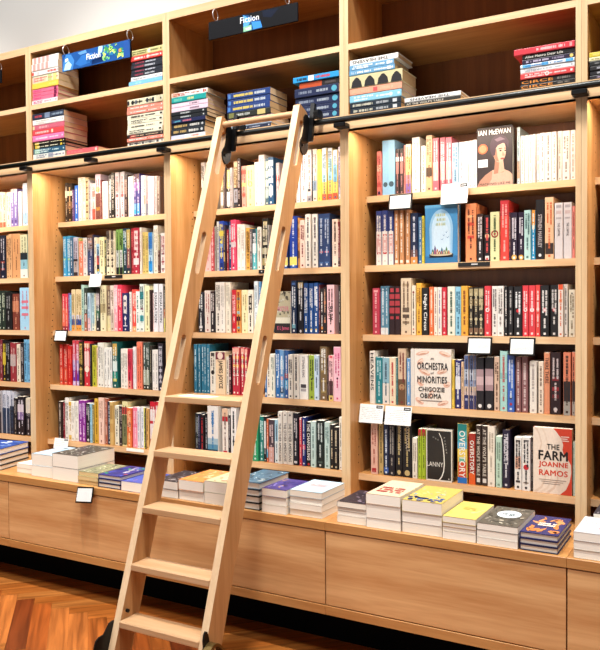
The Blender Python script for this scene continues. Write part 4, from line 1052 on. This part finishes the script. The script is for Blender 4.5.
!32 2599.5 29.2 204 129 154 dad6d8 38343c x36-60=383038:THE_CAPITAL n b4-9=a8a4a8 b14-20=c8b4b4 b26-29=b0acb0
!32 2630.0 29.5 204 129 157 dad6d8 38343c x36-60=383038:THE_CAPITAL n b4-9=a8a4a8 b14-20=c8b4b4 b26-29=b0acb0
32 2661.4 8.9 189 129 155 e88c82 602828
!33 1878.7 30.4 190 129 131 b83a4e f0b0b4 b4-9=e8a0a0
!33 1910.7 21.1 198 129 141 5d8ba2 dce8ec b0-12=3e687e b86-100=e0e0dc
33 1933.5 14.5 198 129 134 5d8ba2 dce8ec b0-12=3e687e b86-100=e0e0dc
!33 1949.6 24.1 196 129 140 2c1a1e c04048 b4-12=a83840 b16-26=a83840 b30-40=a83840 b44-56=a83840 b62-68=a83840 n
!33 1975.3 22.3 196 129 138 2c1a1e c04048 b4-12=a83840 b16-26=a83840 b30-40=a83840 b44-56=a83840 b62-68=a83840 n
!33 2000.2 44.1 228 153 139 d8c2a4 6a5040 b52-60=6a5a4c b64-70=504238 b76-80=8a7258 b10-14=b09878
!33 2046.5 17.1 198 129 138 e8dac2 504038 d14r30=a82838 d88r22=b83038
!33 2066.0 21.7 207 129 141 ecb044 8a5a18
!33 2089.2 28.4 188 129 140 1a1819 f0f0ec x14-90=f0f0ec:Night_Circus n
!33 2121.4 18.3 191 129 138 e8703e f8d8c0
33 2141.2 14.4 189 129 137 eee4d4 8a5050
33 2157.0 15.0 189 129 138 eee6dc 7070a0
!33 2173.6 18.7 188 129 139 c82a3c f4c0c0
!33 2196.8 30.4 191 129 137 e6e2d0 406050 d49r16=c03038
!33 2228.6 22.8 189 129 136 8cc4dc 28607a
!33 2252.8 26.9 192 129 132 e4a840 8a4a20 d50r16=704018
!33 2281.9 16.6 186 129 140 2e2822 d8c8a0 b3-18=a89870 b24-38=7a6848 b64-68=c8b890 b84-96=806048
!33 2301.7 18.6 186 129 136 2e2822 d8c8a0 b3-18=a89870 b24-38=7a6848 b64-68=c8b890 b84-96=806048
!33 2321.8 19.9 186 129 131 2e2822 d8c8a0 b3-18=a89870 b24-38=7a6848 b64-68=c8b890 b84-96=806048
!33 2344.5 24.0 190 129 132 d83e46 f8d0d0 d48r36=f0e4e0 d48r16=d06058
!33 2371.4 21.0 189 129 140 efeae0 70686a
!33 2393.8 23.6 189 129 133 efeae4 8a8480 d48r20=202020
33 2420.1 11.7 187 129 135 1c1a1c e4e0dc d46r30=b03038
!33 2433.2 18.5 187 129 138 1c1a1c b4b0ac
!33 2453.8 31.3 186 129 140 1c1a1c f0f0f0 d49r22=d02830
!33 2487.8 21.5 189 129 134 d83e46 f8d0d0 d48r36=f0e4e0 d48r16=d06058
!33 2510.7 23.4 189 129 135 d83e46 f8d0d0 d48r36=f0e4e0 d48r16=d06058
!33 2535.3 16.6 190 129 135 dc4640 f8d8d0 d47r34=f0e4e0
!33 2553.2 31.5 188 129 131 1c1a1c e8e4e0 d48r26=d04048 d48r16=f0d0d0
!33 2586.7 27.9 189 129 140 1c1a1c e8e4e0 d48r26=d04048 d48r16=f0d0d0
!33 2616.6 18.0 190 129 131 f2ece4 e86838 b0-10=e85a30 b28-34=f0b090
!33 2635.2 12.8 191 129 141 efe8e0 504848 b0-5=d8d0c8
!33 2653.8 21.6 171 111 132 e6dec8 8a7a60 d8r16=606058
!34 1874.1 23.0 215 140 110 ece4d8 282428 x4-74=282428:HEAVENS n
!34 1898.5 28.5 190 129 117 1f7f88 b8dce0
!34 1927.8 30.6 189 129 117 8fb8c6 506878 b55-100=e6ded4
!34 1960.8 27.1 191 129 111 ecd9ba c04040
34 1988.7 7.1 190 129 114 3a7072 b0d0d0
!34 1997.6 33.1 227 153 113 d8ba9c 7a3030 b54-100=6a4c34 d68r40=b08860
34 2033.7 16.4 189 129 116 6fa0d2 e8f0f4
!34 2054.8 166.2 228 0 107 F orchestra
34 2221.9 10.3 189 129 110 ecc850 706020 d93r20=605020
!34 2233.7 21.9 188 129 117 2a2a6a e0e0e8 b34-60=e6e6ea
34 2257.0 10.2 180 111 119 e8c4a0 604830
!34 2269.4 18.1 207 129 116 d8c0b8 303050 b0-26=5a6c9a b26-46=c4ccd8 b46-58=8a98b8 b58-66=e8c8a4 b74-100=2c3064 b80-84=a8a8c0
!34 2289.6 17.2 207 129 118 d8c0b8 303050 b0-26=5a6c9a b26-46=c4ccd8 b46-58=8a98b8 b58-66=e8c8a4 b74-100=2c3064 b80-84=a8a8c0
34 2307.4 9.3 208 129 118 d8c0b8 303050 b0-26=5a6c9a b26-46=c4ccd8 b46-58=8a98b8 b58-66=e8c8a4 b74-100=2c3064
!34 2318.1 29.8 199 129 112 201b21 e8e0e0 n b22-36=a88c90 b36-52=cdb0b2 b52-63=a8888c d92r26=e8e4e0
!34 2350.7 33.0 202 129 117 201b21 e8e0e0 n b22-36=a88c90 b36-52=cdb0b2 b52-63=a8888c d92r26=e8e4e0
!34 2385.8 20.1 204 129 117 dcbaa2 705040 d96r20=403030
!34 2408.7 27.5 226 153 114 a8d4cc c05858 b36-46=88b8b4
!34 2438.2 25.2 212 140 109 3c64ba d0dcf0 b0-14=2a4890 d75r24=182048 d86r22=b03040
!34 2466.8 19.6 206 129 115 8a5c5e e8d0cc
!34 2488.4 22.8 208 140 118 8a5c5e e8d0cc
!34 2519.2 25.2 191 129 111 ece4d8 b0a4a0
!34 2549.7 18.4 190 129 115 ead8c4 806858
!34 2569.4 20.8 224 153 118 e0926c 201a1c x8-50=201a1c:THERE_THERE n b0-2=f0b890
!34 2592.2 37.4 226 153 115 2a1316 e0d0d0 b40-46=80202a b56-62=98242c b68-74=6a1c24 d92r20=d8d0d0
!34 2639.1 26.0 227 153 108 e88c6c 402820 b46-78=2a2224 b78-100=a8a49c
!34 2667.7 12.0 228 153 115 e88c6c 402820 b46-78=2a2224 b78-100=a8a49c
!35 1887.6 29.3 207 129 88 e8b8a4 b06058 b88-96=b02830
!35 1920.1 19.4 208 140 95 c0a266 504020
!35 1941.9 22.4 210 140 93 1c2442 d8e0ec b85-95=3858a0
!35 1966.7 25.4 212 140 89 181620 a09890
!35 1993.7 28.3 216 140 95 1a1718 c8b078 x5-52=c8b8a0:JODI_PICOULT d92r30=c8b078
!35 2024.4 39.7 218 140 92 1a1718 c8b078 x5-52=c8b8a0:JODI_PICOULT d92r30=c8b078
35 2066.8 20.0 160 111 89 ece4d4 a89888
35 2089.3 13.8 197 129 94 b0c832 606820 b0-14=b82430
35 2104.6 16.0 198 129 95 b0c832 606820 b0-14=b82430
!35 2127.4 104.0 204 0 84 F lanny
!35 2249.1 39.0 229 153 95 e8c060 f4f0e8 b0-12=1a7a78 b12-30=38a0a8 b30-42=58b0d8 b42-56=f0d060 b56-64=70b8a0 b64-90=d04a30 b90-100=2870c0 x12-90=f4f0e8:OVERSTORY n
!35 2293.1 27.1 195 129 95 a02e20 f4ece4 b78-100=e06028 x14-80=f4ece4:OVERSTORY n
!35 2321.7 20.5 228 153 93 3a2c26 d8ccc0 x6-84=d8ccc0:AT_THE_WOLF'S_TABLE n b88-95=e0d8d0
!35 2344.3 22.4 227 153 93 3a2c26 d8ccc0 x6-84=d8ccc0:AT_THE_WOLF'S_TABLE n b88-95=e0d8d0
!35 2367.4 27.1 228 153 92 f0e5d6 b8a898
!35 2398.7 22.0 192 129 91 bcd8c6 809888
!35 2422.8 26.6 217 140 96 241c36 d8d4dc x6-60=d8d4dc:THE_CORSET
!35 2469.0 26.2 194 129 89 ece6e0 302c30 b5-8=403838 b36-60=e0a890 b82-86=403838
!35 2497.2 29.9 197 129 86 ece6e0 302c30 b5-8=403838 d56r36=c02830 b84-86=806858
35 2528.4 7.3 198 129 93 383030 c0b8b0
!35 2538.4 135.4 238 0 84 F farm
35 2675.3 8.8 193 129 91 cfe0d2 90a898
42 2759.0 16.8 186 129 159 8a4a38 e8d0b0
42 2779.1 20.0 174 111 160 2a2c34 c8c8c8
43 2762.9 20.0 186 129 133 28303c c8c8c8
43 2786.2 16.5 178 111 133 d8c8a8 605040
44 2766.7 16.6 196 129 109 1e1c20 d0d0d0
44 2786.6 19.7 211 140 117 a83038 f0d0d0
45 2770.6 19.8 202 129 95 242430 c0c0c8
45 2793.7 16.3 189 129 93 d8d4cc 605850
"""
STACKS = """\
@1U left end|135
40 222 21.2 e8e0e4 c06880 b6-12=e090a8
40 221 19.1 e8708c c03060 b4-34=e84878 b84-94=7a2048
40 223 19.1 e8708c c03060 b4-34=e84878 b84-94=7a2048
40 223 19.8 e8708c c03060 b4-34=e84878 b84-94=7a2048
40 228 28.6 ecc850 a08030 b60-90=f0d870
!40 228 36.8 ece0c0 e07060 b4-12=e8a0a0 b16-24=e8c0a8 b30-38=e8a0a0 b44-52=e8c8a8 b60-74=b8c880 b80-92=d8d080
40 229 25.2 ece4e0 d84040 b0-8=e04838 b22-26=e0a0a0 b60-98=dc4c44
!40 229 36.1 efe9e2 d87070 b6-16=e8a098 b22-32=e8a098 b38-48=e8a8a0 b54-64=e8a098 b74-96=e8dcd0
!40 228 32.7 efe9e2 d87070 b6-16=e8a098 b22-32=e8a098 b38-48=e8a8a0 b54-64=e8a098 b74-96=e8dcd0
@1L left end|158
!40 267 27.3 e9e5da 707890 b48-64=a0a4b0 d74r20=606880
!40 268 27.3 2a5672 d8e8e0 b4-20=88b090
42 268 18.4 221e1a e8e0c0 b4-18=e0c040 b84-90=e0c040
42 268 16.4 221e1a e8e0c0 b4-18=e0c040 b84-90=e0c040
!40 265 31.4 f07aac f8d8e4
!40 266 27.3 dc4a4e f8e0d8 b10-50=f0c8c0 b60-66=f0d0b0
!40 266 25.9 c86478 f4dcd8 b0-6=e8d0a0 b20-50=e8b0b0
!40 265 27.3 f0ebe4 c0b8b0
!40 264 30.0 2c3448 e8e4e4 b8-30=b84850 b40-56=7888a0 b60-96=90a0b0
@1L beside the left stack|150
278 491 23.9 e06066 f8e4e0 b4-50=e87a7c b90-96=f0c8c0
@1U right end|140
692 894 20.0 78bce4 f0f4f8 b20-40=a0d4f0
705 894 18.8 ecebea a0a0a4
706 894 18.1 262a34 c0c4cc b12-40=a04050 b44-76=b8bcc4
706 895 17.5 262a34 c0c4cc b12-40=a04050 b44-76=b8bcc4
706 895 20.0 262a34 c0c4cc b12-40=a04050 b44-76=b8bcc4
706 895 18.1 262a34 c0c4cc b12-40=a04050 b44-76=b8bcc4
705 895 23.7 e4453e f8e0d8 d54r36=f0e0d8 d54r20=e4453e
!694 896 27.5 cfc98a 606030 d60r36=f0ece0
@1L right end|140
675 894 19.0 e8e4d8 303030 b4-10=404048 b22-28=606068 b40-46=484850 b60-66=707078 b80-86=484850
675 894 17.3 f08c78 f8e0d8 d24r20=603028 d40r20=603028 d58r20=603028
678 894 15.6 2c2826 e0c0a0 b8-24=b04848
!678 892 24.2 e8e2c8 302c28 d92r24=302c28
!678 893 23.3 e8e2c8 302c28 d92r24=302c28
!679 893 23.3 e8e2c8 302c28 d92r24=302c28
!677 896 22.5 e8e2c8 302c28 d92r24=302c28
677 896 19.9 f08c78 f8e0d8 d24r20=603028 d40r20=603028 d58r20=603028
677 896 19.9 f08c78 f8e0d8 d24r20=603028 d40r20=603028 d58r20=603028
!680 894 31.9 e0d8b8 202020 b0-6=282c30 b12-18=303438 b22-28=788088 b34-36=282828 b54-60=485058 b64-66=202020 b70-76=283038 b82-96=c8c0a0
@2L left end|140
940 1133 19.2 e8e2e4 e07060 b0-40=c8cce8 b60-80=e89080
!940 1129 26.7 22282f e8e0c8 b8-46=c8a868 b54-82=d8d4cc d92r26=c8c8c8
!940 1129 25.0 22282f e8e0c8 b8-46=c8a868 b54-82=d8d4cc d92r26=c8c8c8
942 1135 19.2 20264c d8d0e0 b6-30=5aa0b8 b34-60=d87888
940 1142 16.7 1e2226 e0e0e0 b26-54=b8bcbc d90r26=c8c8c8
940 1142 17.5 1e2226 e0e0e0 b26-54=b8bcbc d90r26=c8c8c8
!940 1144 20.0 e8cede 302830 b50-76=8a7080
941 1144 20.0 e8cede 302830 b50-76=8a7080
!943 1137 25.8 1f9c98 e8e0a0 b6-30=70c4b0 b46-66=d8d890
!940 1143 21.6 eee8e2 b03028 b0-20=e0b8a0 b20-24=c03028 b88-92=c03028
@2L centre|140
!1252 1474 16.0 26304a d0d4e0 b10-20=e0e0e0
!1250 1476 17.0 b8ccdc 5a6878 b40-60=d0d8e0
!1250 1476 22.6 f0d4da c06078
!1251 1474 24.5 2c2e28 e8e8e0 b4-16=7a7a48 b20-52=c8ccc4 b70-88=c8b878
!1251 1470 29.2 26407c f0d868 b2-8=5080c0 b14-60=e0c868 b64-88=c8d0d8
!1251 1470 27.3 26407c f0d868 b2-8=5080c0 b14-60=e0c868 b64-88=c8d0d8
!1251 1471 29.2 26407c f0d868 b2-8=5080c0 b14-60=e0c868 b64-88=c8d0d8
@2L right end|140
!1590 1794 30.4 232c4e e8ecf0 b8-40=8a94a8 b50-76=a8b0bc d90r36=58a8c0
!1590 1794 30.4 232c4e e8ecf0 b8-40=8a94a8 b50-76=a8b0bc d90r36=58a8c0
!1590 1794 36.7 232c4e e8ecf0 b8-40=8a94a8 b50-76=a8b0bc d90r36=58a8c0
!1590 1794 36.7 232c4e e8ecf0 b8-40=8a94a8 b50-76=a8b0bc d90r36=58a8c0
!1609 1797 25.0 26201f c0a0a0 b0-56=c05028 b64-90=5a5050
!1583 1795 24.2 2a98d8 f4f4f4 b8-30=202838 b34-46=f0f0f0 b50-80=c84858
@3L left end|150
!1840 2059 22.3 1e2a36 e8e4d0 b6-44=c8c4b0 b52-76=a8acb0 b84-92=c8ccd0
!1840 2059 22.2 1e2a36 e8e4d0 b6-44=c8c4b0 b52-76=a8acb0 b84-92=c8ccd0
!1840 2061 28.7 88c4dc e8f4f8 d80r30=d0e8f0
!1840 2063 26.9 eda286 803030 b4-40=e8b090 b46-54=d85858 b60-84=f0b898
!1840 2066 50.1 d2c69a 2a282a A
!1840 2035 20.4 6a9fc4 f0f4f8 b84-92=e0e4e8
!1840 2031 21.3 6a9fc4 f0f4f8 b84-92=e0e4e8
!1840 2047 22.2 f0ede8 282428 X6-80=282428:THE_HEAVENS n
@3L beside the left stack|150
!2073 2295 15.2 33302c d8d0c0 x4-70=d8d0c0:AT_THE_WOLF'S_TABLE n
!2073 2295 16.9 f0ede8 282428 X10-80=282428:THE_HEAVENS n
@3L right end|150
!2511 2697 15.7 1d1a1a e8903c x2-60=e8903c:CIRCE n b68-90=807870
!2512 2697 19.1 1d1a1a e8903c x2-60=e8903c:CIRCE n b68-90=807870
!2512 2696 21.3 d44446 f8dcd8 d50r40=f0e4e0 d50r24=d0a098
!2512 2696 17.4 f0f0f0 a8acb4 x8-34=a0a4ac:LISTEN
!2512 2696 13.4 dfeaf4 4080c0 b4-20=5ab0e4 b40-52=5ab0e4 b84-98=5ab0e4
!2517 2696 17.9 241a34 e0d8ec b6-50=c0b4cc b56-80=8a8098 d94r40=e8c870
!2517 2696 17.3 1c1a1a e0dcd0 x6-78=e0dcd0:Alice_Munro_Dear_Life n
!2489 2696 22.5 d43a48 f4e0e0 b38-84=e8c8c8 b92-96=e8a0a0
@4L left end|150
2745 2857 15.0 26222a c8b8c8 b20-60=a090a8
2745 2857 15.0 201e24 d0d0d0 b20-60=b0b0b8
2745 2857 15.6 201e22 c8c8c8 b20-60=a8a8b0
2744 2857 17.2 1e1e20 808080
2741 2857 14.0 e6ddae 908858
2742 2857 17.2 d6c23e f0e8b0 b10-50=e0d880
"""
# ------------------------------------------------------------------ books standing on the lit shelves
cnt = {}
for ln in ROWS.strip().split('\n'):
    keep = ln[0] == '!'; ln = ln.lstrip('!')
    br, X, w, h, d, Y, sp = ln.split(' ', 6)
    b, r = int(br[0]), int(br[1]); X, w, h, d, Y = [float(v)/1000 for v in (X, w, h, d, Y)]
    n = cnt[br] = cnt.get(br, 0) + 1; z = SHELF_Z[r] + ZOFF
    where = '%s from left on %s lit shelf, %s' % (ORD[n], ORD[r], BAY[b])
    if sp[0] == 'F':
        art, base, th, lab, hard = FACE[sp[2:]]
        M = Matrix.Translation((X, Y + th, z)) @ Matrix.Rotation(-PI/2, 4, 'Z')
        add_book(M, th, h, w, base + ' -', lab, 'faced-out books', hard, n, art)
        continue
    t = sp.split(); hard = h > .215 and w > .024
    if int(br)*7 + n*13 & 3 == 0 and h < .205: hard = False
    M = Matrix.Translation((X, Y, z))
    add_book(M, w, h, d, sp, describe(w, sp) + ', ' + where, 'books on the %s lit shelf of the %s' % (ORD[r], BAY[b]), hard, int(br)*100 + n, keep=keep)

# ------------------------------------------------------------------ stacks lying in the upper cubbies
RL = Matrix.Rotation(-PI/2, 4, 'Y'); rs = random.Random(21)
tier = {'U': 'upper', 'L': 'lower'}
blocks = []
for ln in STACKS.strip().split('\n'):
    if ln[0] == '@': blocks.append([ln]); continue
    blocks[-1].append(ln)
for bl in blocks:
    hd, dp = bl[0][1:].split('|'); b, c = int(hd[0]), hd[1]; where = hd[3:]; dp = int(dp)/1000
    z = {'U': ZC + .012, 'L': 2.059}[c] + .0004; n = len(bl) - 1
    for i, ln in enumerate(bl[1:]):
        keep = ln[0] == '!'; ln = ln.lstrip('!')
        x0, x1, th, sp = ln.split(' ', 3); x0, x1, th = float(x0)/1000, float(x1)/1000, float(th)/1000
        pos = 'on top' if i == n-1 else 'at bottom' if i == 0 else ORD[i+1] + ' up'
        lab = '%s, %s of %s stack, %s cubby, %s' % (describe(th, sp), pos, where.replace(' end', '-end').replace('beside the left stack', 'inner low'), tier[c], BAY[b])
        y = .006 + rs.uniform(-.003, .004)
        M = Matrix.Translation((x1 - .0005, y, z)) @ RL
        add_book(M, th - .0006, x1 - x0 - .001, min(dp, .32), sp, lab, 'books stacked in the cubbies of the ' + BAY[b], sp.startswith('221e1a') or ' A' in sp or sp.startswith('f0ede8') or sp.startswith('d43a48'), i*31 + b, keep=keep, lying=True, paper=rs.choice(['d2b48c', 'd8bc98', 'cba87c', 'ccb090']))  # tan page stock, with the shade on the stack ends put into its colour
        z += th

# ------------------------------------------------------------------ stacks lying on the ledge, page edges to the front
RB = Matrix(((0, 1, 0, 0), (0, 0, 1, 0), (1, 0, 0, 0), (0, 0, 0, 1)))
WH = 'efe6d6'
LED = [   # x0, x1, front y, length, turn, [(thickness, cover, hardback)] from the bottom, art of the top cover, words
 (-.09, .135, -.285, .21, .0, [(.024, '20242c', 1), (.026, '20242c', 1), (.026, '20242c', 1), (.03, '2c4c9c', 1)], spots(['5878b8', '8098c8', 'd0d8e8', '304888'], 14, .06, .16), 'dark-boarded hardback', 'first'),
 (.17, .284, -.235, .178, 0, [(.022, 'f0ead8', 0), (.022, 'f2ecda', 0)], None, 'small cream paperback', 'second'),
 (.292, .4405, -.252, .198, 0, [(.05, 'e8e4dc', 0), (.055, 'b0cadc', 0)], spots(['e8f0f4', 'a8c8dc', '303438'], 12, .04, .12), 'thick white-edged paperback', 'third'),
 (.4425, .6065, -.266, .234, 0, [(.059, 'e4e0d8', 0), (.062, '4a443c', 0)], spots(['1e1c1a', '8a8478', 'c8c4b8', '5a5448', '2c3028', 'e0dcd0'], 150, .02, .06), 'very thick paperback with speckled cover', 'fourth'),
 (.613, .735, -.271, .19, 0, [(.0185, 'd8c48c', 0), (.0185, 'd8c48c', 0), (.0185, '8c8c6c', 0)], spots(['d8d0a0', '3c4038', 'b0a878', '606450', 'e4e0c8'], 60, .03, .09), 'slim tan-edged book', 'fifth'),
 (.74, .871, -.277, .2, 0, [(.0195, '22264c', 1), (.0185, '22264c', 1), (.0185, '2a2c80', 1)], spots(['3840b0', '2c8c6c', 'e8e4e0', 'c04848', '4a58c0', '1c1c50'], 24, .06, .16), 'navy-boarded hardback', 'sixth'),
 (.876, 1.02, -.281, .198, 0, [(.042, '4858b0', 0)], spots(['c85850', 'e09870', '6878c8', '8090d8'], 14, .06, .15), 'white-edged paperback with blue and red cover', 'seventh'),
 (1.065, 1.19, -.284, .2, 0, [(.0345, 'e8e2d8', 0), (.0345, '38343a', 0)], spots(['706870', '1c1a1e', 'a8a0a4', '504850', 'd0c8c8'], 60, .03, .08), 'white-edged paperback with mottled grey cover', 'eighth'),
 (1.1935, 1.322, -.284, .215, 0, [(.041, 'e8e2d8', 0), (.042, 'e8924c', 0)], spots(['f0b070', 'd86838', 'f4d0a0', 'e88058', '8c9858'], 26, .05, .14), 'thick paperback with orange cover', 'ninth'),
 (1.326, 1.452, -.289, .2, 0, [(.046, 'e6e2d6', 0), (.046, 'c8c8a0', 0)], spots(['d86848', '8ca878', 'e8dcc0', 'e89878', '587858'], 22, .06, .14), 'thick paperback with green and red cover', 'tenth'),
 (1.456, 1.586, -.281, .225, 0, [(.0265, '16181c', 1), (.026, '16181c', 1), (.0265, '16181c', 1), (.027, '5c7c94', 1)], spots(['8ca8b8', '3c5468', 'c8d4d8', '28343c', '4c6c84'], 46, .04, .11), 'black-boarded hardback', 'eleventh'),
 (1.5985, 1.7095, -.286, .178, 0, [(.031, 'e4d8c8', 0), (.031, 'dccfbc', 0), (.031, '4a3c80', 0)], spots(['5c4ca0', '2c2c70', '8478b8', 'a88870', '382c5c'], 22, .06, .17), 'paperback with purple cover', 'twelfth'),
 (1.7135, 1.8535, -.272, .19, 0, [(.024, 'efe8dc', 0), (.024, 'efe8dc', 0), (.0235, 'd8c8b8', 0), (.0245, 'b8d0de', 0)], spots(['c8d8e0', 'ccdade'], 10, .05, .12, extra=ex_title('d8b8b8', .25, .45, .75, .7, 3)), 'white paperback', 'thirteenth'),
 (1.918, 2.0355, -.276, .19, 0, [(.027, 'efe8dc', 0), (.0145, 'd8c4b4', 0), (.014, 'e0d0c0', 0), (.022, '2c2630', 0)], spots(['584a5c', '887888', '1a161c', 'a89ca4', '3c3444'], 50, .03, .09), 'paperback with dark patterned cover', 'fourteenth'),
 (2.0385, 2.171, -.287, .234, 0, [(.035, 'efe6dc', 0), (.05, 'efe6dc', 0), (.037, 'e0c4a6', 0)], spots(['c86858', 'd89080', 'b05048'], 34, .008, .025, extra=ex_title('a83c38', .15, .18, .85, .55, 3)), 'thick cream paperback with red-speckled cover', 'fifteenth'),
 (2.1735, 2.3195, -.281, .234, 0, [(.036, 'efe6dc', 0), (.037, 'efe6dc', 0), (.042, 'c8b05c', 0)], spots(['e0d070', 'e8dc98', 'ccb850', '90b0b8', '6888a8'], 40, .03, .09, extra=lambda cv, F, rnd: [fell(cv, F, rnd.uniform(.08, .92), rnd.uniform(.04, .26), rnd.uniform(.03, .08), .03, rnd.choice(['24387c', '3858a0', '182860']), 7, 8) for i in range(26)]), 'thick paperback with blue and yellow cover', 'sixteenth'),
 (2.322, 2.4385, -.287, .222, 0, [(.026, 'efe8dc', 0), (.016, 'efd8b0', 0), (.014, 'd8b890', 0), (.022, 'dcc468', 0)], spots(['f4e090', 'ecd068'], 8, .06, .16, extra=ex_title('d8b858', .3, .5, .7, .66, 2)), 'yellow-covered paperback', 'seventeenth'),
 (2.4405, 2.5765, -.29, .24, 0, [(.0235, 'efe8dc', 0), (.0235, 'efe8dc', 0), (.0235, '5c564c', 0)], spots(['383430', '8c8478', 'b0a898', '4c4840', '241f1c'], 80, .025, .07, extra=ex_blob('dce8ee', .52, .6, .3, .2, ex_title('8898a8', .35, .52, .68, .66, 2))), 'paperback with pale blue oval on cover', 'eighteenth'),
 (2.579, 2.701, -.284, .222, 0, [(.0195, '1e2048', 1), (.0195, '1e2048', 1), (.0205, '2c2c64', 1)], spots(['d8884c', 'dc945a', 'd07c40'], 20, .08, .2, extra=ex_title('f0e8d8', .3, .42, .75, .62, 2)), 'navy-boarded hardback, orange leaf cover', 'nineteenth'),
 (2.746, 2.876, -.289, .198, 0, [(.0275, 'e8e4d4', 0), (.0275, 'e8e4d4', 0), (.028, 'ccccd0', 0)], spots(['c07078', 'd0a0a4', 'b0b0b8', 'a85860'], 40, .012, .03), 'white paperback with red-flecked cover', 'twentieth'),
 (2.77, 2.9, -.075, .15, 0, [(.03, '4c4848', 0), (.03, '4c4848', 0), (.032, '38343a', 0)], spots(['c03848', '908890', '1c1a1e', 'd0c8cc', '605860'], 60, .02, .05), 'dark patterned paperback behind the red-flecked books', 'rear'),
]
rl = random.Random(5)
for x0, x1, y, L, turn, bs, art, words_, od in LED:
    z = LEDGE_Z + .0004; n = len(bs)
    for i, (th, cov, hard) in enumerate(bs):
        top = i == n - 1
        pos = 'the whole' if n == 1 else 'on top' if top else 'at bottom' if i == 0 else 'second from bottom' if i == 1 else 'third from bottom'
        jx = 0 if top else rl.uniform(-.0012, .0008); jy = rl.uniform(-.003, .003)
        if n > 1 and not top and 'with' in words_ : ww = cname(cov) + '-covered ' + words_.split(' with')[0].split()[-1]
        elif n > 1 and not top and 'covered' in words_: ww = cname(cov) + ' paperback'
        else: ww = words_
        lab = '%s, %s of %s ledge stack from left' % (ww, pos, od) if od != 'rear' else '%s, %s of stack' % (words_, pos)
        if n == 1: lab = '%s, alone as %s on ledge from left' % (words_, od)
        if od == 'first': M = Matrix.Translation((.07, -.245, z)) @ Matrix.Rotation(.2, 4, 'Z') @ Matrix.Translation((-.2, 0, 0)) @ RB; w_ = .2
        else: M = Matrix.Translation((x0 + .0006 + jx*.4, y + jy, z)) @ RB; w_ = x1 - x0 - .0022
        add_book(M, th - .0005, L, w_, cov + ' -', lab, 'book stacks along the ledge', bool(hard), int(x0*999) + i, art if top else None, spine=False, paper=rl.choice(['f4ecdf', 'f6efe3', 'f2e9da']) if words_[:8] != 'slim tan' else 'dcc08c')
        z += th

o = REST.build('books', [M_COVER, M_PAGES]); tag(o, 'remaining smaller books on the shelves further along the wall', 'books', None, 'stuff')

# ------------------------------------------------------------------ light
def area(name, loc, target, sx, sy, power, col):
    l = bpy.data.lights.new(name, 'AREA'); l.shape = 'RECTANGLE'; l.size = sx; l.size_y = sy; l.energy = power; l.color = col
    ob = bpy.data.objects.new(name, l); COL.objects.link(ob); ob.location = loc
    ob.rotation_euler = (Vector(target) - Vector(loc)).to_track_quat('-Z', 'Y').to_euler(); return ob
for k in range(-1, 4):
    cx = k*W + T/2 + W/2
    area('led_lamp', (cx, .019, ZU - .0035), (cx, .06, 1.0), .8, .006, LED_P, (1, .89, .76))
for i, x in enumerate((-1.2, .3, 1.8, 3.3)):
    area('track_spot', (x + .35, -1.0, 4.3), (x, .0, 1.0), .22, .22, SPOT_P, (1, .97, .92)).data.spread = math.radians(62)
area('ceiling_fill', (1.2, -2.3, 4.5), (1.2, -.3, .6), 4.8, .8, FILL_P, (1, .985, .965))  # overhead fill lamp, added to brighten the shelf fronts
area('shop_window', (1.2, -4.2, 1.1), (1.3, 0, .9), 4.0, 1.6, FRONT_P, (1, .985, .96))  # low fill lamp added in front to brighten drawers and lower shelves
wd = bpy.data.worlds.new('room_light'); SC.world = wd; wd.use_nodes = True
bg = wd.node_tree.nodes['Background']; bg.inputs[0].default_value = (1, .97, .93, 1); bg.inputs[1].default_value = WORLD_P

# ------------------------------------------------------------------ camera
cam = bpy.data.cameras.new('camera'); co = bpy.data.objects.new('camera', cam); COL.objects.link(co)
cam.sensor_fit = 'HORIZONTAL'; cam.sensor_width = 36; cam.lens = 773.7287/600*36; cam.clip_start = .05
r_ = Vector((.86875701, .49518922, -.00699319)); u_ = Vector((-.00528911, .02339738, .99971225)); f_ = Vector((-.49521035, .86847004, -.02294574))
co.matrix_world = Matrix(((r_.x, u_.x, -f_.x, 3.19493695), (r_.y, u_.y, -f_.y, -2.77946882), (r_.z, u_.z, -f_.z, 1.29662056), (0, 0, 0, 1)))
SC.camera = co
SC.view_settings.view_transform = 'Standard'; SC.view_settings.look = 'None'; SC.view_settings.gamma = 1; SC.view_settings.use_curve_mapping = False
SC.view_settings.exposure = EXPO
SC.cycles.use_denoising = True; SC.cycles.max_bounces = 6; SC.cycles.diffuse_bounces = 2; SC.cycles.sample_clamp_indirect = 6
